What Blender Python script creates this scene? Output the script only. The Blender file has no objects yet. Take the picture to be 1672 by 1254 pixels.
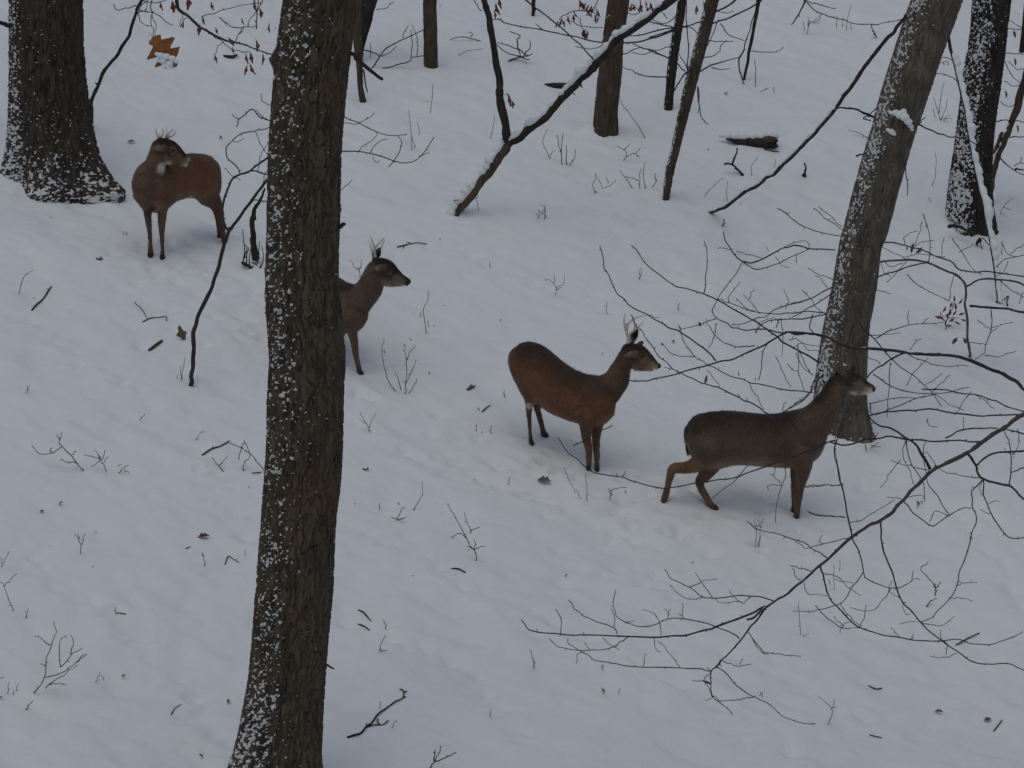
import bpy, math, random
import numpy as np
from mathutils import Vector, Matrix
from mathutils.kdtree import KDTree
random.seed(7); np.random.seed(7)
scene = bpy.context.scene
COL = scene.collection

# ------------------------------------------------------------------ camera
FX = 5948.0; PITCH = math.radians(16.0); CAMZ = 10.0
cam_d = bpy.data.cameras.new('camera'); cam = bpy.data.objects.new('camera', cam_d); COL.objects.link(cam)
cam.location = (0, 0, CAMZ); cam.rotation_euler = (math.pi/2 - PITCH, 0, 0)
cam_d.sensor_width = 36; cam_d.lens = FX/1672*36; cam_d.clip_start = 0.5; cam_d.clip_end = 1500
scene.camera = cam
scene.render.resolution_x = 1024; scene.render.resolution_y = 768

# ------------------------------------------------------------------ world, sun, exposure
world = bpy.data.worlds.new("World"); scene.world = world; world.use_nodes = True
SUN_EL = math.radians(74); SUN_AZ = math.radians(205)      # behind and left of the camera, veiled by cloud
wn = world.node_tree; wn.nodes.clear()
sky = wn.nodes.new('ShaderNodeTexSky'); sky.sky_type = 'NISHITA'; sky.sun_disc = False
sky.sun_elevation = SUN_EL; sky.sun_rotation = SUN_AZ; sky.air_density = 1.5; sky.dust_density = 3.5; sky.ozone_density = 0.35
bg = wn.nodes.new('ShaderNodeBackground'); bg.inputs[1].default_value = 0.10
wo = wn.nodes.new('ShaderNodeOutputWorld')
wn.links.new(sky.outputs[0], bg.inputs[0]); wn.links.new(bg.outputs[0], wo.inputs[0])
sun_d = bpy.data.lights.new('sun', 'SUN'); sun_d.energy = 0.5; sun_d.angle = math.radians(80); sun_d.color = (1.0, .985, .96)
sun = bpy.data.objects.new('sun', sun_d); COL.objects.link(sun)
sd = Vector((math.sin(SUN_AZ)*math.cos(SUN_EL), math.cos(SUN_AZ)*math.cos(SUN_EL), math.sin(SUN_EL)))
sun.rotation_euler = sd.to_track_quat('Z', 'Y').to_euler()
scene.view_settings.view_transform = 'Standard'; scene.view_settings.look = 'None'
scene.view_settings.gamma = 1; scene.view_settings.use_curve_mapping = False
scene.view_settings.exposure = -0.85

# ------------------------------------------------------------------ noise
def _h(ix, iy, iz, seed):
    n = (ix*374761393 + iy*668265263 + iz*1274126177 + seed*974634777) & 0xFFFFFFFF
    n = ((n ^ (n >> 13))*1274126177) & 0xFFFFFFFF
    n = ((n ^ (n >> 16))*2246822519) & 0xFFFFFFFF
    return (n ^ (n >> 15)).astype(np.float64)/4294967295.0
def vnoise(p, seed=0):
    p = np.asarray(p, dtype=np.float64)
    i = np.floor(p).astype(np.int64); f = p - i; u = f*f*f*(f*(f*6-15)+10)
    r = 0
    for dx in (0, 1):
        for dy in (0, 1):
            for dz in (0, 1):
                w = (u[:, 0] if dx else 1-u[:, 0])*(u[:, 1] if dy else 1-u[:, 1])*(u[:, 2] if dz else 1-u[:, 2])
                r = r + w*_h(i[:, 0]+dx, i[:, 1]+dy, i[:, 2]+dz, seed)
    return r*2-1
def fbm(p, seed=0, o=3):
    r = 0; a = 1; t = 0
    for k in range(o):
        r = r + a*vnoise(np.asarray(p)*(2.03**k)+k*17.3, seed+k); t += a; a *= .5
    return r/t
def sstep(a, b, x):
    t = np.clip((x-a)/(b-a), 0, 1); return t*t*(3-2*t)

# ------------------------------------------------------------------ terrain height and pixel helpers
M_Y, M_X = .155, -.125
def ground_arr(x, y):
    x = np.asarray(x, float); y = np.asarray(y, float)
    yy = np.where(y < 16, 16 - 4*(1-np.exp((y-16)/4)), y)          # levels out below the camera
    xx = np.clip(x, -60, 60)
    z = .79 + M_Y*(yy-28.26) + M_X*(xx-1.82)
    p = np.stack([x, y, np.zeros_like(x)], -1).reshape(-1, 3)
    n = .10*fbm(p/3.1, 3, 2) + .035*fbm(p/1.1+5, 9, 2)
    return z + n.reshape(z.shape)
def gz(x, y): return float(ground_arr(np.array([x]), np.array([y]))[0])
CP, SP = math.cos(PITCH), math.sin(PITCH)
def ray(u, v):
    a = (u-836)/FX; b = -(v-627)/FX
    return Vector((a, CP + b*SP, -SP + b*CP))
def PY(u, v, y):                       # point seen at a pixel, standing at distance y
    r = ray(u, v); t = y/r.y
    return Vector((r.x*t, y, CAMZ + r.z*t))
def G(u, v):                           # point of the ground seen at a pixel
    r = ray(u, v); t = 30.0
    for _ in range(30):
        x, y, z = r.x*t, r.y*t, CAMZ + r.z*t
        e = z - gz(x, y)
        t += e/(-(r.z) + M_Y*r.y + M_X*r.x)
        if abs(e) < 1e-4: break
    return Vector((r.x*t, r.y*t, CAMZ + r.z*t))
def ppm(y): return FX*1.0/(y/CP*1.0)*1.0   # pixels (1672 wide) per metre at distance y

# ------------------------------------------------------------------ object helpers
def link(o, parent=None):
    COL.objects.link(o)
    if parent is not None: o.parent = parent
    return o
def tag(o, label=None, cat=None, group=None, kind=None):
    if label: o['label'] = label
    if cat: o['category'] = cat
    if group: o['group'] = group
    if kind: o['kind'] = kind
    return o
def thing(name, loc, label, cat, group=None):
    o = bpy.data.objects.new(name, None); o.empty_display_size = .1; o.location = loc
    return tag(link(o), label, cat, group)
def origin_of(parent):
    if parent is None: return Vector((0, 0, 0))
    p = parent
    while p.parent is not None: p = p.parent
    return Vector(p.location)
def mesh_obj(name, verts, faces, mat, parent=None, smooth=True, origin=None):
    o0 = origin if origin is not None else origin_of(parent)
    v = np.asarray([tuple(q) for q in verts] if not isinstance(verts, np.ndarray) else verts, dtype=np.float64) - np.array(o0)
    me = bpy.data.meshes.new(name)
    if isinstance(faces, np.ndarray) and faces.ndim == 2:
        k = faces.shape[1]; me.vertices.add(len(v)); me.vertices.foreach_set('co', v.astype(np.float32).ravel())
        me.loops.add(faces.size); me.loops.foreach_set('vertex_index', faces.astype(np.int32).ravel())
        me.polygons.add(len(faces)); me.polygons.foreach_set('loop_start', np.arange(0, faces.size, k, dtype=np.int32))
        me.update(calc_edges=True)
    else:
        me.from_pydata(v.tolist(), [], [list(map(int, f)) for f in faces]); me.update()
    if smooth: me.polygons.foreach_set('use_smooth', [True]*len(me.polygons))
    me.materials.append(mat)
    o = bpy.data.objects.new(name, me)
    if parent is None and origin is not None: o.location = origin
    return link(o, parent)
def fattr(o, name, arr):
    a = o.data.attributes.new(name, 'FLOAT', 'POINT'); a.data.foreach_set('value', np.asarray(arr, np.float32))
def cattr(o, name, arr):
    a = o.data.attributes.new(name, 'FLOAT_COLOR', 'POINT')
    c = np.ones((len(arr), 4), np.float32); c[:, :3] = arr; a.data.foreach_set('color', c.ravel())

# ------------------------------------------------------------------ materials
def nodes_mat(name):
    m = bpy.data.materials.new(name); m.use_nodes = True
    return m, m.node_tree, m.node_tree.nodes['Principled BSDF']
def N(nt, t, **kw):
    n = nt.nodes.new(t)
    for k, v in kw.items():
        if k in n.inputs: n.inputs[k].default_value = v
        else: setattr(n, k, v)
    return n
def noise_mix(nt, vec, scale, c1, c2, lo=.35, hi=.65, detail=4):
    t = N(nt, 'ShaderNodeTexNoise', Scale=scale, Detail=detail); nt.links.new(vec, t.inputs['Vector'])
    r = nt.nodes.new('ShaderNodeValToRGB'); r.color_ramp.elements[0].position = lo; r.color_ramp.elements[1].position = hi
    r.color_ramp.elements[0].color = (*c1, 1); r.color_ramp.elements[1].color = (*c2, 1)
    nt.links.new(t.outputs['Fac'], r.inputs[0]); return r.outputs[0]
def bump(nt, bs, vec, scale, strength, dist, detail=5):
    t = N(nt, 'ShaderNodeTexNoise', Scale=scale, Detail=detail); nt.links.new(vec, t.inputs['Vector'])
    b = N(nt, 'ShaderNodeBump', Strength=strength, Distance=dist); nt.links.new(t.outputs['Fac'], b.inputs['Height'])
    nt.links.new(b.outputs[0], bs.inputs['Normal']); return b
SNOW = (.62, .645, .655)
def snow_mat():
    m, nt, bs = nodes_mat('snow')
    tc = nt.nodes.new('ShaderNodeTexCoord')
    c = noise_mix(nt, tc.outputs['Object'], 1.3, (.745, .79, .82), (.79, .825, .845), .3, .7)
    at = N(nt, 'ShaderNodeAttribute', attribute_name='stain')
    mx = N(nt, 'ShaderNodeMix', data_type='RGBA'); nt.links.new(at.outputs['Fac'], mx.inputs[0])
    nt.links.new(c, mx.inputs[6]); mx.inputs[7].default_value = (.70, .665, .60, 1)
    nt.links.new(mx.outputs[2], bs.inputs['Base Color'])
    bs.inputs['Roughness'].default_value = .75; bs.inputs['Specular IOR Level'].default_value = .15
    bump(nt, bs, tc.outputs['Object'], 17, .35, .02, 5)
    return m
M_SNOW = snow_mat()
def bark_mat(name, c1, c2, c3, snowc=SNOW):
    m, nt, bs = nodes_mat(name)
    tc = nt.nodes.new('ShaderNodeTexCoord'); mp = N(nt, 'ShaderNodeMapping'); mp.inputs['Scale'].default_value = (1, 1, .25)
    nt.links.new(tc.outputs['Object'], mp.inputs[0])
    a = noise_mix(nt, mp.outputs[0], 22, c1, c2, .3, .7, 6)
    b = noise_mix(nt, tc.outputs['Object'], 2.6, (0, 0, 0), (1, 1, 1), .5, .72, 3)
    mx = N(nt, 'ShaderNodeMix', data_type='RGBA'); nt.links.new(b, mx.inputs[0]); nt.links.new(a, mx.inputs[6]); mx.inputs[7].default_value = (*c3, 1)
    at = N(nt, 'ShaderNodeAttribute', attribute_name='snow')
    mr = N(nt, 'ShaderNodeMapRange'); mr.inputs[1].default_value = .35; mr.inputs[2].default_value = .6; nt.links.new(at.outputs['Fac'], mr.inputs[0])
    m2 = N(nt, 'ShaderNodeMix', data_type='RGBA'); nt.links.new(mr.outputs[0], m2.inputs[0]); nt.links.new(mx.outputs[2], m2.inputs[6]); m2.inputs[7].default_value = (*snowc, 1)
    nt.links.new(m2.outputs[2], bs.inputs['Base Color']); bs.inputs['Roughness'].default_value = .95; bs.inputs['Specular IOR Level'].default_value = .15
    bump(nt, bs, mp.outputs[0], 90, .7, .006, 5)
    return m
M_OAK = bark_mat('oak_bark', (.042, .034, .025), (.122, .098, .070), (.105, .070, .045))
M_DARKOAK = bark_mat('dark_oak_bark', (.032, .028, .023), (.090, .076, .060), (.075, .054, .038))
M_MAPLE = bark_mat('grey_bark', (.080, .069, .055), (.175, .150, .118), (.14, .10, .07))
M_BROWNBARK = bark_mat('brown_bark', (.050, .038, .028), (.120, .090, .062), (.09, .058, .040))
M_DARKBARK = bark_mat('dark_bark', (.024, .021, .019), (.060, .051, .043), (.055, .04, .03))
M_TWIG = bark_mat('twig_bark', (.030, .030, .033), (.062, .060, .062), (.065, .05, .044))
M_REDTWIG = bark_mat('reddish_branch_bark', (.06, .05, .048), (.11, .09, .085), (.14, .085, .075))
M_WEED = bark_mat('dry_weed', (.09, .08, .07), (.17, .15, .13), (.15, .115, .09))
def leaf_mat(name, c1, c2):
    m, nt, bs = nodes_mat(name); tc = nt.nodes.new('ShaderNodeTexCoord')
    c = noise_mix(nt, tc.outputs['Object'], 30, c1, c2, .3, .7); nt.links.new(c, bs.inputs['Base Color'])
    bs.inputs['Roughness'].default_value = .7; bs.inputs['Specular IOR Level'].default_value = .25
    bump(nt, bs, tc.outputs['Object'], 120, .4, .004); return m
M_LEAF = leaf_mat('rust_leaf', (.15, .05, .026), (.25, .09, .045))
M_LEAFO = leaf_mat('orange_leaf', (.20, .075, .022), (.36, .14, .045))
M_LEAFD = leaf_mat('dull_leaf', (.10, .07, .05), (.20, .13, .09))
M_LEAFR = leaf_mat('red_leaf', (.10, .02, .02), (.18, .045, .04))

# ------------------------------------------------------------------ ground
def axis(lo, hi, a, b, d):
    fine = np.arange(a, b, d); L = [a]; s = d
    while L[-1] > lo: s *= 1.22; L.append(L[-1]-s)
    R = [fine[-1]]; s = d
    while R[-1] < hi: s *= 1.22; R.append(R[-1]+s)
    return np.concatenate([np.array(L[1:])[::-1], fine, np.array(R[1:])])
X = axis(-250, 250, -6.4, 7.4, .03); Yv = axis(-120, 420, 22.8, 43.5, .032)
XX, YY = np.meshgrid(X, Yv); ZZ = ground_arr(XX, YY)
pp = np.stack([XX.ravel(), YY.ravel(), np.zeros(XX.size)], -1)
ang = math.radians(-38); rot = np.array([[math.cos(ang), -math.sin(ang), 0], [math.sin(ang), math.cos(ang), 0], [0, 0, 1]])
q = pp@rot
det = .017*fbm(q*np.array([1.5, 5.0, 1]), 21, 2) + .018*fbm(pp*np.array([5., 4., 1]), 31, 2) + .0040*vnoise(pp*14, 41)
det += -.012*sstep(.35, .8, vnoise(q*np.array([2.2, 4.2, 1])+3, 51))
ZZ = ZZ + det.reshape(ZZ.shape)
stain = np.zeros(XX.shape)
MOUNDS = []      # (x, y, radius, height): snow heaped round trunks and logs
DENTS = []
FEET = []        # places where a hoof stands: left undisturbed by the other prints
def splat(arr, x, y, r, h, ax=1.0, th=0.0):
    if arr is ZZ and any((x-a)**2+(y-b)**2 < .17**2 for a, b in FEET): return
    i0, i1 = np.searchsorted(X, [x-3*r, x+3*r]); j0, j1 = np.searchsorted(Yv, [y-3*r, y+3*r])
    if i1 <= i0 or j1 <= j0: return
    dx = XX[j0:j1, i0:i1]-x; dy = YY[j0:j1, i0:i1]-y
    c, s = math.cos(th), math.sin(th); a = dx*c+dy*s; b = -dx*s+dy*c
    arr[j0:j1, i0:i1] += h*np.exp(-((a/r)**2+(b/(r*ax))**2)*1.2)
# tracks: hoof prints drifted half full
FOOT_PX = ((245, 419), (265, 422), (363, 395), (358, 387), (587, 610), (868, 725), (890, 712), (960, 766), (975, 768), (1082, 826), (1167, 831), (1301, 845), (1295, 835))
FEET += [(G(u, v).x, G(u, v).y) for u, v in FOOT_PX]
def trail(pts, n, r=.055, h=-.034):
    P_ = [G(u, v) for u, v in pts]
    for k in range(n):
        t = k/(n-1)*(len(P_)-1); i = min(int(t), len(P_)-2); f = t-i
        p = P_[i].lerp(P_[i+1], f)
        x = p.x + random.uniform(-.09, .09); y = p.y + random.uniform(-.14, .14)
        splat(ZZ, x, y, r*random.uniform(.7, 1.5), h*random.uniform(.5, 1.2), random.uniform(.6, 1.5), random.uniform(0, 3))
        splat(ZZ, x+.03, y-.09, r*1.3, .006, 1, 0)
for pts, n in (([(60, 520), (300, 700), (420, 900)], 22), ([(600, 690), (760, 780), (960, 830), (1150, 880)], 34),
               ([(40, 900), (230, 1050), (380, 1210)], 26), ([(560, 1000), (760, 1100), (900, 1240)], 26), ([(900, 900), (1100, 960), (1400, 1180)], 26),
               ([(300, 430), (420, 520), (600, 640)], 20), ([(700, 400), (900, 470), (1150, 560)], 22), ([(560, 840), (760, 960), (1000, 1060), (1300, 1240)], 30),
               ([(1200, 400), (1340, 430)], 8), ([(600, 190), (760, 260), (1000, 380), (1150, 470)], 24), ([(1430, 760), (1600, 880), (1670, 980)], 18)):
    trail(pts, n)
for _ in range(620):
    p = G(random.uniform(0, 1672), random.uniform(0, 1254))
    splat(ZZ, p.x, p.y, random.uniform(.03, .13), random.choice([-1, -1, 1])*random.uniform(.007, .022), random.uniform(.6, 2), random.uniform(0, 3))
for (u0, v0, su, sv, n) in ((300, 410, 75, 22, 34), (590, 600, 60, 25, 20), (900, 750, 90, 30, 46), (1190, 845, 130, 26, 50), (1080, 800, 60, 30, 20), (440, 500, 70, 50, 22)):
    for _ in range(n):                      # trampled snow about the deer
        p = G(random.gauss(u0, su), random.gauss(v0, sv)); rr = random.uniform(.035, .07)
        splat(ZZ, p.x, p.y, rr, -random.uniform(.03, .065), random.uniform(.7, 1.6), random.uniform(0, 3)); splat(ZZ, p.x+random.uniform(-.08, .08), p.y-rr*1.5, rr, random.uniform(.004, .014))
# snow pushed up round feet and trunks
FEET.clear()
for (u, v) in ((245, 419), (265, 422), (363, 395), (590, 610), (868, 727), (890, 712), (963, 768), (975, 768), (1083, 828), (1168, 831), (1301, 846)):
    p = G(u, v); splat(ZZ, p.x, p.y, .05, -.022)
    splat(ZZ, p.x-.12, p.y+.10, .06, .014)
# faint yellowish trampled snow about the deer
for (u, v, r, h) in ((300, 420, .55, .4), (430, 560, .5, .25), (930, 760, .6, .55), (830, 740, .5, .4), (1180, 850, .6, .55), (1050, 810, .5, .35), (1300, 860, .3, .4), (470, 520, .4, .3), (640, 620, .35, .2)):
    p = G(u, v); splat(stain, p.x, p.y, r, h, 1.6, 0)
# heaps at trunk feet: (u, v, radius, height)
for (u, v, r, h) in ((70, 285, .42, .14), (25, 268, .26, .13), (60, 290, .25, .09), (100, 306, .20, .08), (966, 222, .13, .10), (1330, 690, .2, .08), (1560, 385, .2, .1), (165, 300, .26, .08), (440, 1275, .33, .10), (1360, 690, .30, .08), (1572, 368, .32, .13), (985, 215, .2, .05),
                     (703, 112, .2, .04), (1087, 325, .12, .03), (742, 348, .14, .04), (1228, 218, .34, .08), (425, 435, .25, .04), (313, 625, .12, .02)):
    p = G(u, v); splat(ZZ, p.x, p.y+.05, r, h)
nx, ny = len(X), len(Yv)
idx = np.arange(nx*ny).reshape(ny, nx)
gf = np.stack([idx[:-1, :-1].ravel(), idx[:-1, 1:].ravel(), idx[1:, 1:].ravel(), idx[1:, :-1].ravel()], -1)
ground = mesh_obj('snowy_ground', np.stack([XX.ravel(), YY.ravel(), ZZ.ravel()], -1), gf, M_SNOW)
st = stain.ravel()*(.75+.25*vnoise(pp*5, 77)); fattr(ground, 'stain', np.clip(st*.55, 0, .6))
tag(ground, 'snow-covered hillside', None, None, 'structure')
def gmesh(x, y):                        # height of the finished snow surface
    i = min(max(np.searchsorted(X, x)-1, 0), nx-2); j = min(max(np.searchsorted(Yv, y)-1, 0), ny-2)
    fx = (x-X[i])/(X[i+1]-X[i]); fy = (y-Yv[j])/(Yv[j+1]-Yv[j])
    return float((ZZ[j, i]*(1-fx)+ZZ[j, i+1]*fx)*(1-fy) + (ZZ[j+1, i]*(1-fx)+ZZ[j+1, i+1]*fx)*fy)

# ------------------------------------------------------------------ curves and tubes
def crom(P_, n):                        # Catmull-Rom through rows of P_ (k, d)
    P_ = np.asarray(P_, float)
    if len(P_) == 2:
        t = np.linspace(0, 1, n*1+1)[:, None]; return P_[0]*(1-t)+P_[1]*t
    Q = np.vstack([2*P_[0]-P_[1], P_, 2*P_[-1]-P_[-2]]); out = []
    for i in range(1, len(Q)-2):
        t = np.linspace(0, 1, n, endpoint=False)[:, None]
        a, b, c, d = Q[i-1], Q[i], Q[i+1], Q[i+2]
        out.append(.5*((2*b)+(-a+c)*t+(2*a-5*b+4*c-d)*t*t+(-a+3*b-3*c+d)*t**3))
    out.append(P_[-1:]); return np.vstack(out)
class MB:
    def __init__(s): s.v = []; s.f = []; s.n = 0; s.m = []
    def add(s, v, f):
        s.v.append(np.asarray(v, float)); s.f += [[i+s.n for i in q] for q in f]; s.n += len(v)
    def build(s, name, mat, parent=None, smooth=True, origin=None):
        return mesh_obj(name, np.vstack(s.v), s.f, mat, parent, smooth, origin)
def tube(mb, C, R, k=6, squash=None):
    C = np.asarray(C, float); R = np.asarray(R, float); n = len(C)
    T = np.gradient(C, axis=0); T /= (np.linalg.norm(T, axis=1)[:, None]+1e-9)
    ref = np.array([0, -1., .2]); V = []
    for i in range(n):
        s = np.cross(T[i], ref); ln = np.linalg.norm(s)
        if ln < 1e-3: s = np.cross(T[i], np.array([1., 0, 0])); ln = np.linalg.norm(s)
        s /= ln; u = np.cross(T[i], s)
        for j in range(k):
            a = 2*math.pi*j/k; V.append(C[i]+R[i]*(math.cos(a)*s+math.sin(a)*u))
    F = [(i*k+j, i*k+(j+1) % k, (i+1)*k+(j+1) % k, (i+1)*k+j) for i in range(n-1) for j in range(k)]
    V.append(C[0]-T[0]*R[0]*.5); V.append(C[-1]+T[-1]*R[-1]*.8)
    F += [((j+1) % k, j, n*k) for j in range(k)] + [((n-1)*k+j, (n-1)*k+(j+1) % k, n*k+1) for j in range(k)]
    mb.add(V, F)
def zp(Z, pts): return [(Z[0]+p[0]/Z[2], Z[1]+p[1]/Z[2]) for p in pts]
FULL = (0, 0, 1.)
ZA = (0, 0, 3.8); ZB = (400, 0, 3.135); ZC = (680, 0, 3.388); ZD = (1060, 0, 3.388); ZE = (1300, 0, 3.39); ZF = (1250, 340, 3.135)
ZG = (960, 380, 3.3); ZH = (1250, 700, 3.135); ZI = (840, 860, 2.986); ZJ = (0, 380, 2.985); ZK = (0, 800, 2.763); ZL = (540, 600, 3.136); ZM = (540, 950, 4.125)
ZN = (180, 180, 4.643); ZO = (130, 0, 4.824); ZP = (530, 370, 4.642)
def curve3(Z, pts, w0, w1, y0, y1=None, wob=1.0, n=4):
    """pixel-traced stem at distance y0..y1 -> centre line and radii in metres"""
    y1 = y0 if y1 is None else y1; uv = zp(Z, pts); k = len(uv)
    L = [0]
    for i in range(1, k): L.append(L[-1]+math.dist(uv[i], uv[i-1]))
    P3 = []
    for i, (u, v) in enumerate(uv):
        t = L[i]/(L[-1]+1e-6); y = y0+(y1-y0)*t + (0 if i == 0 else random.uniform(-1, 1)*.05*wob)
        P3.append(tuple(PY(u, v, y)))
    C = crom(P3, n if k > 2 else 6)
    t = np.linspace(0, 1, len(C)); y = C[:, 1]
    seed = random.randint(0, 9999)
    C = C + (np.stack([vnoise(np.stack([t*k*1.7, t*0+seed, t*0], -1), 5), t*0, vnoise(np.stack([t*k*1.7, t*0+seed, t*0+9], -1), 6)], -1))*.0075*wob*(t > 0)[:, None]
    R = .5*(w0+(w1-w0)*t**.8)/(FX*CP)*y*(1+.12*vnoise(np.stack([t*k*3, t*0+seed+3, t*0], -1), 8))
    return C, R
def spurs(mb, C, R, every=.2, size=.018):
    d = np.linalg.norm(np.diff(C, axis=0), axis=1); acc = random.uniform(0, every)
    for i in range(len(d)):
        acc += d[i]
        if acc > every and R[i] < .02:
            acc = random.uniform(0, every*.5)
            T = (C[i+1]-C[i])/(d[i]+1e-9); sgn = random.choice([-1, 1]); side = np.array([-T[2], random.uniform(-.5, .5), T[0]])*sgn
            D = T*random.uniform(.3, 1)+side*random.uniform(.5, 1); D /= np.linalg.norm(D); L = size*random.uniform(.3, 1.4)
            c = [C[i], C[i]+D*L*.5+T*L*.05, C[i]+D*L]; tube(mb, c, [R[i]*.5+.0006, R[i]*.4+.0005, R[i]*.45+.0006], 4)
WS = 1.02
def stem(name, Z, pts, w0, w1, y0, y1, mat, parent=None, k=6, wob=1., sp=True, label=None, origin=None):
    C, R = curve3(Z, pts, w0*WS, w1*WS, y0, y1, wob); mb = MB(); tube(mb, C, R, k)
    if sp: spurs(mb, C, R)
    o = mb.build(name, mat, parent, True, origin)
    if label: o['label'] = label
    return o, C, R
def snow_line(C, R, parent, frac=(0, 1), thick=1.0, side=(-.55, 0, .83), gap=.25, name='snow_ridge', origin=None):
    """snow lying along the upper side of a stem: uneven, broken here and there"""
    side = np.array(side); side = side/np.linalg.norm(side)
    n = len(C); i0, i1 = int(frac[0]*(n-1)), max(int(frac[1]*(n-1)), 2); Cs = crom(C[i0:i1+1], 4); Rs = np.interp(np.linspace(0, 1, len(Cs)), np.linspace(0, 1, i1-i0+1), R[i0:i1+1])
    L = np.concatenate([[0], np.cumsum(np.linalg.norm(np.diff(Cs, axis=0), axis=1))]); sd_ = random.random()*100
    nz = vnoise(np.stack([L*9, L*0+sd_, L*0], -1), 3)*.6+vnoise(np.stack([L*28, L*0+sd_, L*0], -1), 4)*.4
    th = np.clip((nz+1)*.5-gap*.5, 0.0, 1)/(1-gap*.5); mb = MB()
    run = [];
    def flush(run):
        if len(run) >= 3:
            tube(mb, np.array([Cs[i]+side*(Rs[i]*.55+Rs[i]*.55*thick*th[i]) for i in run]), np.array([max(.0015, Rs[i]*(.25+.75*thick*th[i])) for i in run]), 7)
    for i in range(len(Cs)):
        if th[i] > .08: run.append(i)
        else: flush(run); run = []
    flush(run)
    if mb.n: return tag(mb.build(name, M_SNOW, parent), None, None, None, 'stuff')

# ------------------------------------------------------------------ barked trunks
def trunk(name, edges, yb, mat, parent, nround, dz, snow_fn, ridge=.05, depth=.016, elong=5., flare=None, ytop=None, origin=None, sink=.25, knots=()):
    """edges: (left u, right u, v) seen at distance yb; swept with bark ridges in relief and snow lodged in them"""
    E = sorted(edges, key=lambda e: -e[2]); C = []; R = []
    for i, (a, b, v) in enumerate(E):
        y = yb if ytop is None else yb+(ytop-yb)*(E[0][2]-v)/(E[0][2]-E[-1][2])
        pa, pb = PY(a, v, y), PY(b, v, y); t1 = PY((a+b)/2, v-20, y)-PY((a+b)/2, v+20, y)
        C.append(tuple((pa+pb)/2)); R.append((pb-pa).length/2*abs(t1.normalized().z))
    d0 = np.array(C[0])-np.array(C[1]); d0 = d0/np.linalg.norm(d0)*sink
    C = [tuple(np.array(C[0])+d0)]+C; R = [R[0]]+R
    A = crom(np.column_stack([C, R]), 12); L = np.concatenate([[0], np.cumsum(np.linalg.norm(np.diff(A[:, :3], axis=0), axis=1))])
    m = int(L[-1]/dz); s = np.linspace(0, L[-1], m); A = np.stack([np.interp(s, L, A[:, i]) for i in range(4)], -1)
    Cc, Rr = A[:, :3], A[:, 3]; T = np.gradient(Cc, axis=0); T /= np.linalg.norm(T, axis=1)[:, None]
    th = np.linspace(0, 2*math.pi, nround, endpoint=False)
    sx = np.cross(np.array([0, 1., 0]), T); sx /= np.linalg.norm(sx, axis=1)[:, None]; sy = np.cross(T, sx)     # sx -> +x (right), sy -> away
    ct, stt = np.cos(th), np.sin(th)
    dirs = ct[None, :, None]*sx[:, None, :] + stt[None, :, None]*sy[:, None, :]
    r0 = Rr.mean(); S = np.repeat(s, nround); TH = np.tile(th, m); RR = np.repeat(Rr, nround)
    dom = np.stack([r0*np.cos(TH), r0*np.sin(TH), S/elong], -1)/ridge; sd_ = random.randint(0, 999)
    wp = dom*np.array([.5, .5, 1.3]); dom2 = dom + .55*np.stack([vnoise(wp, sd_), vnoise(wp+7, sd_), .6*vnoise(wp+13, sd_)], -1)
    n1 = np.abs(vnoise(dom2, sd_+1)*.8+.35*vnoise(dom2*2.1, sd_+5)); h = sstep(.02, .30, n1)
    dc = dom*np.array([1.1, 1.1, elong*.55]); cr = np.abs(vnoise(dc, sd_+2)); h = h*(.55+.45*sstep(.0, .25, cr))
    fine = fbm(dom*np.array([3, 3, 7.]), sd_+3, 2)
    disp = depth*(h-1.0)+depth*.35+depth*.22*fine
    big = .035*r0*fbm(np.stack([np.cos(TH)*.8, np.sin(TH)*.8, S*1.1], -1), sd_+8, 2)
    rad = RR+disp+big
    if flare is not None: rad = rad + flare(TH, S-sink)
    for (kth, ks, kr, kh) in knots:
        da = np.arctan2(np.sin(TH-kth), np.cos(TH-kth))*RR; rad = rad + kh*np.exp(-(da**2+(S-sink-ks)**2)/kr**2)
    # snow caught in clumps on the ledges
    den = snow_fn(TH, S-sink)
    c0 = np.stack([r0*np.cos(TH), r0*np.sin(TH), S], -1)
    k1 = vnoise(c0/.017+50, sd_+11)*.6+vnoise(c0/.0105+9, sd_+12)*.4+.12*vnoise(c0/.14, sd_+13)+.16*(.5-h)
    thr = np.where(den < .5, .78-1.36*den, .10-.75*(den-.5))
    snow = sstep(thr-.06, thr+.10, k1)
    rad = rad + snow*depth*.55
    V = np.repeat(Cc, nround, axis=0)+dirs.reshape(-1, 3)*rad[:, None]
    ii = np.arange(m*nround).reshape(m, nround); jn = np.roll(ii, -1, axis=1)
    F = np.stack([ii[:-1].ravel(), jn[:-1].ravel(), jn[1:].ravel(), ii[1:].ravel()], -1)
    o = mesh_obj(name, V, F, mat, parent, True, origin); fattr(o, 'snow', snow); return o, Cc, Rr
def wind(th, lo, hi, center=math.pi*1.18, wid=.9):         # snow lies on the windward (left) side
    d = np.abs(np.arctan2(np.sin(th-center), np.cos(th-center))); return lo+(hi-lo)*(1-sstep(wid*.25, wid*1.35, d))

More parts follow.
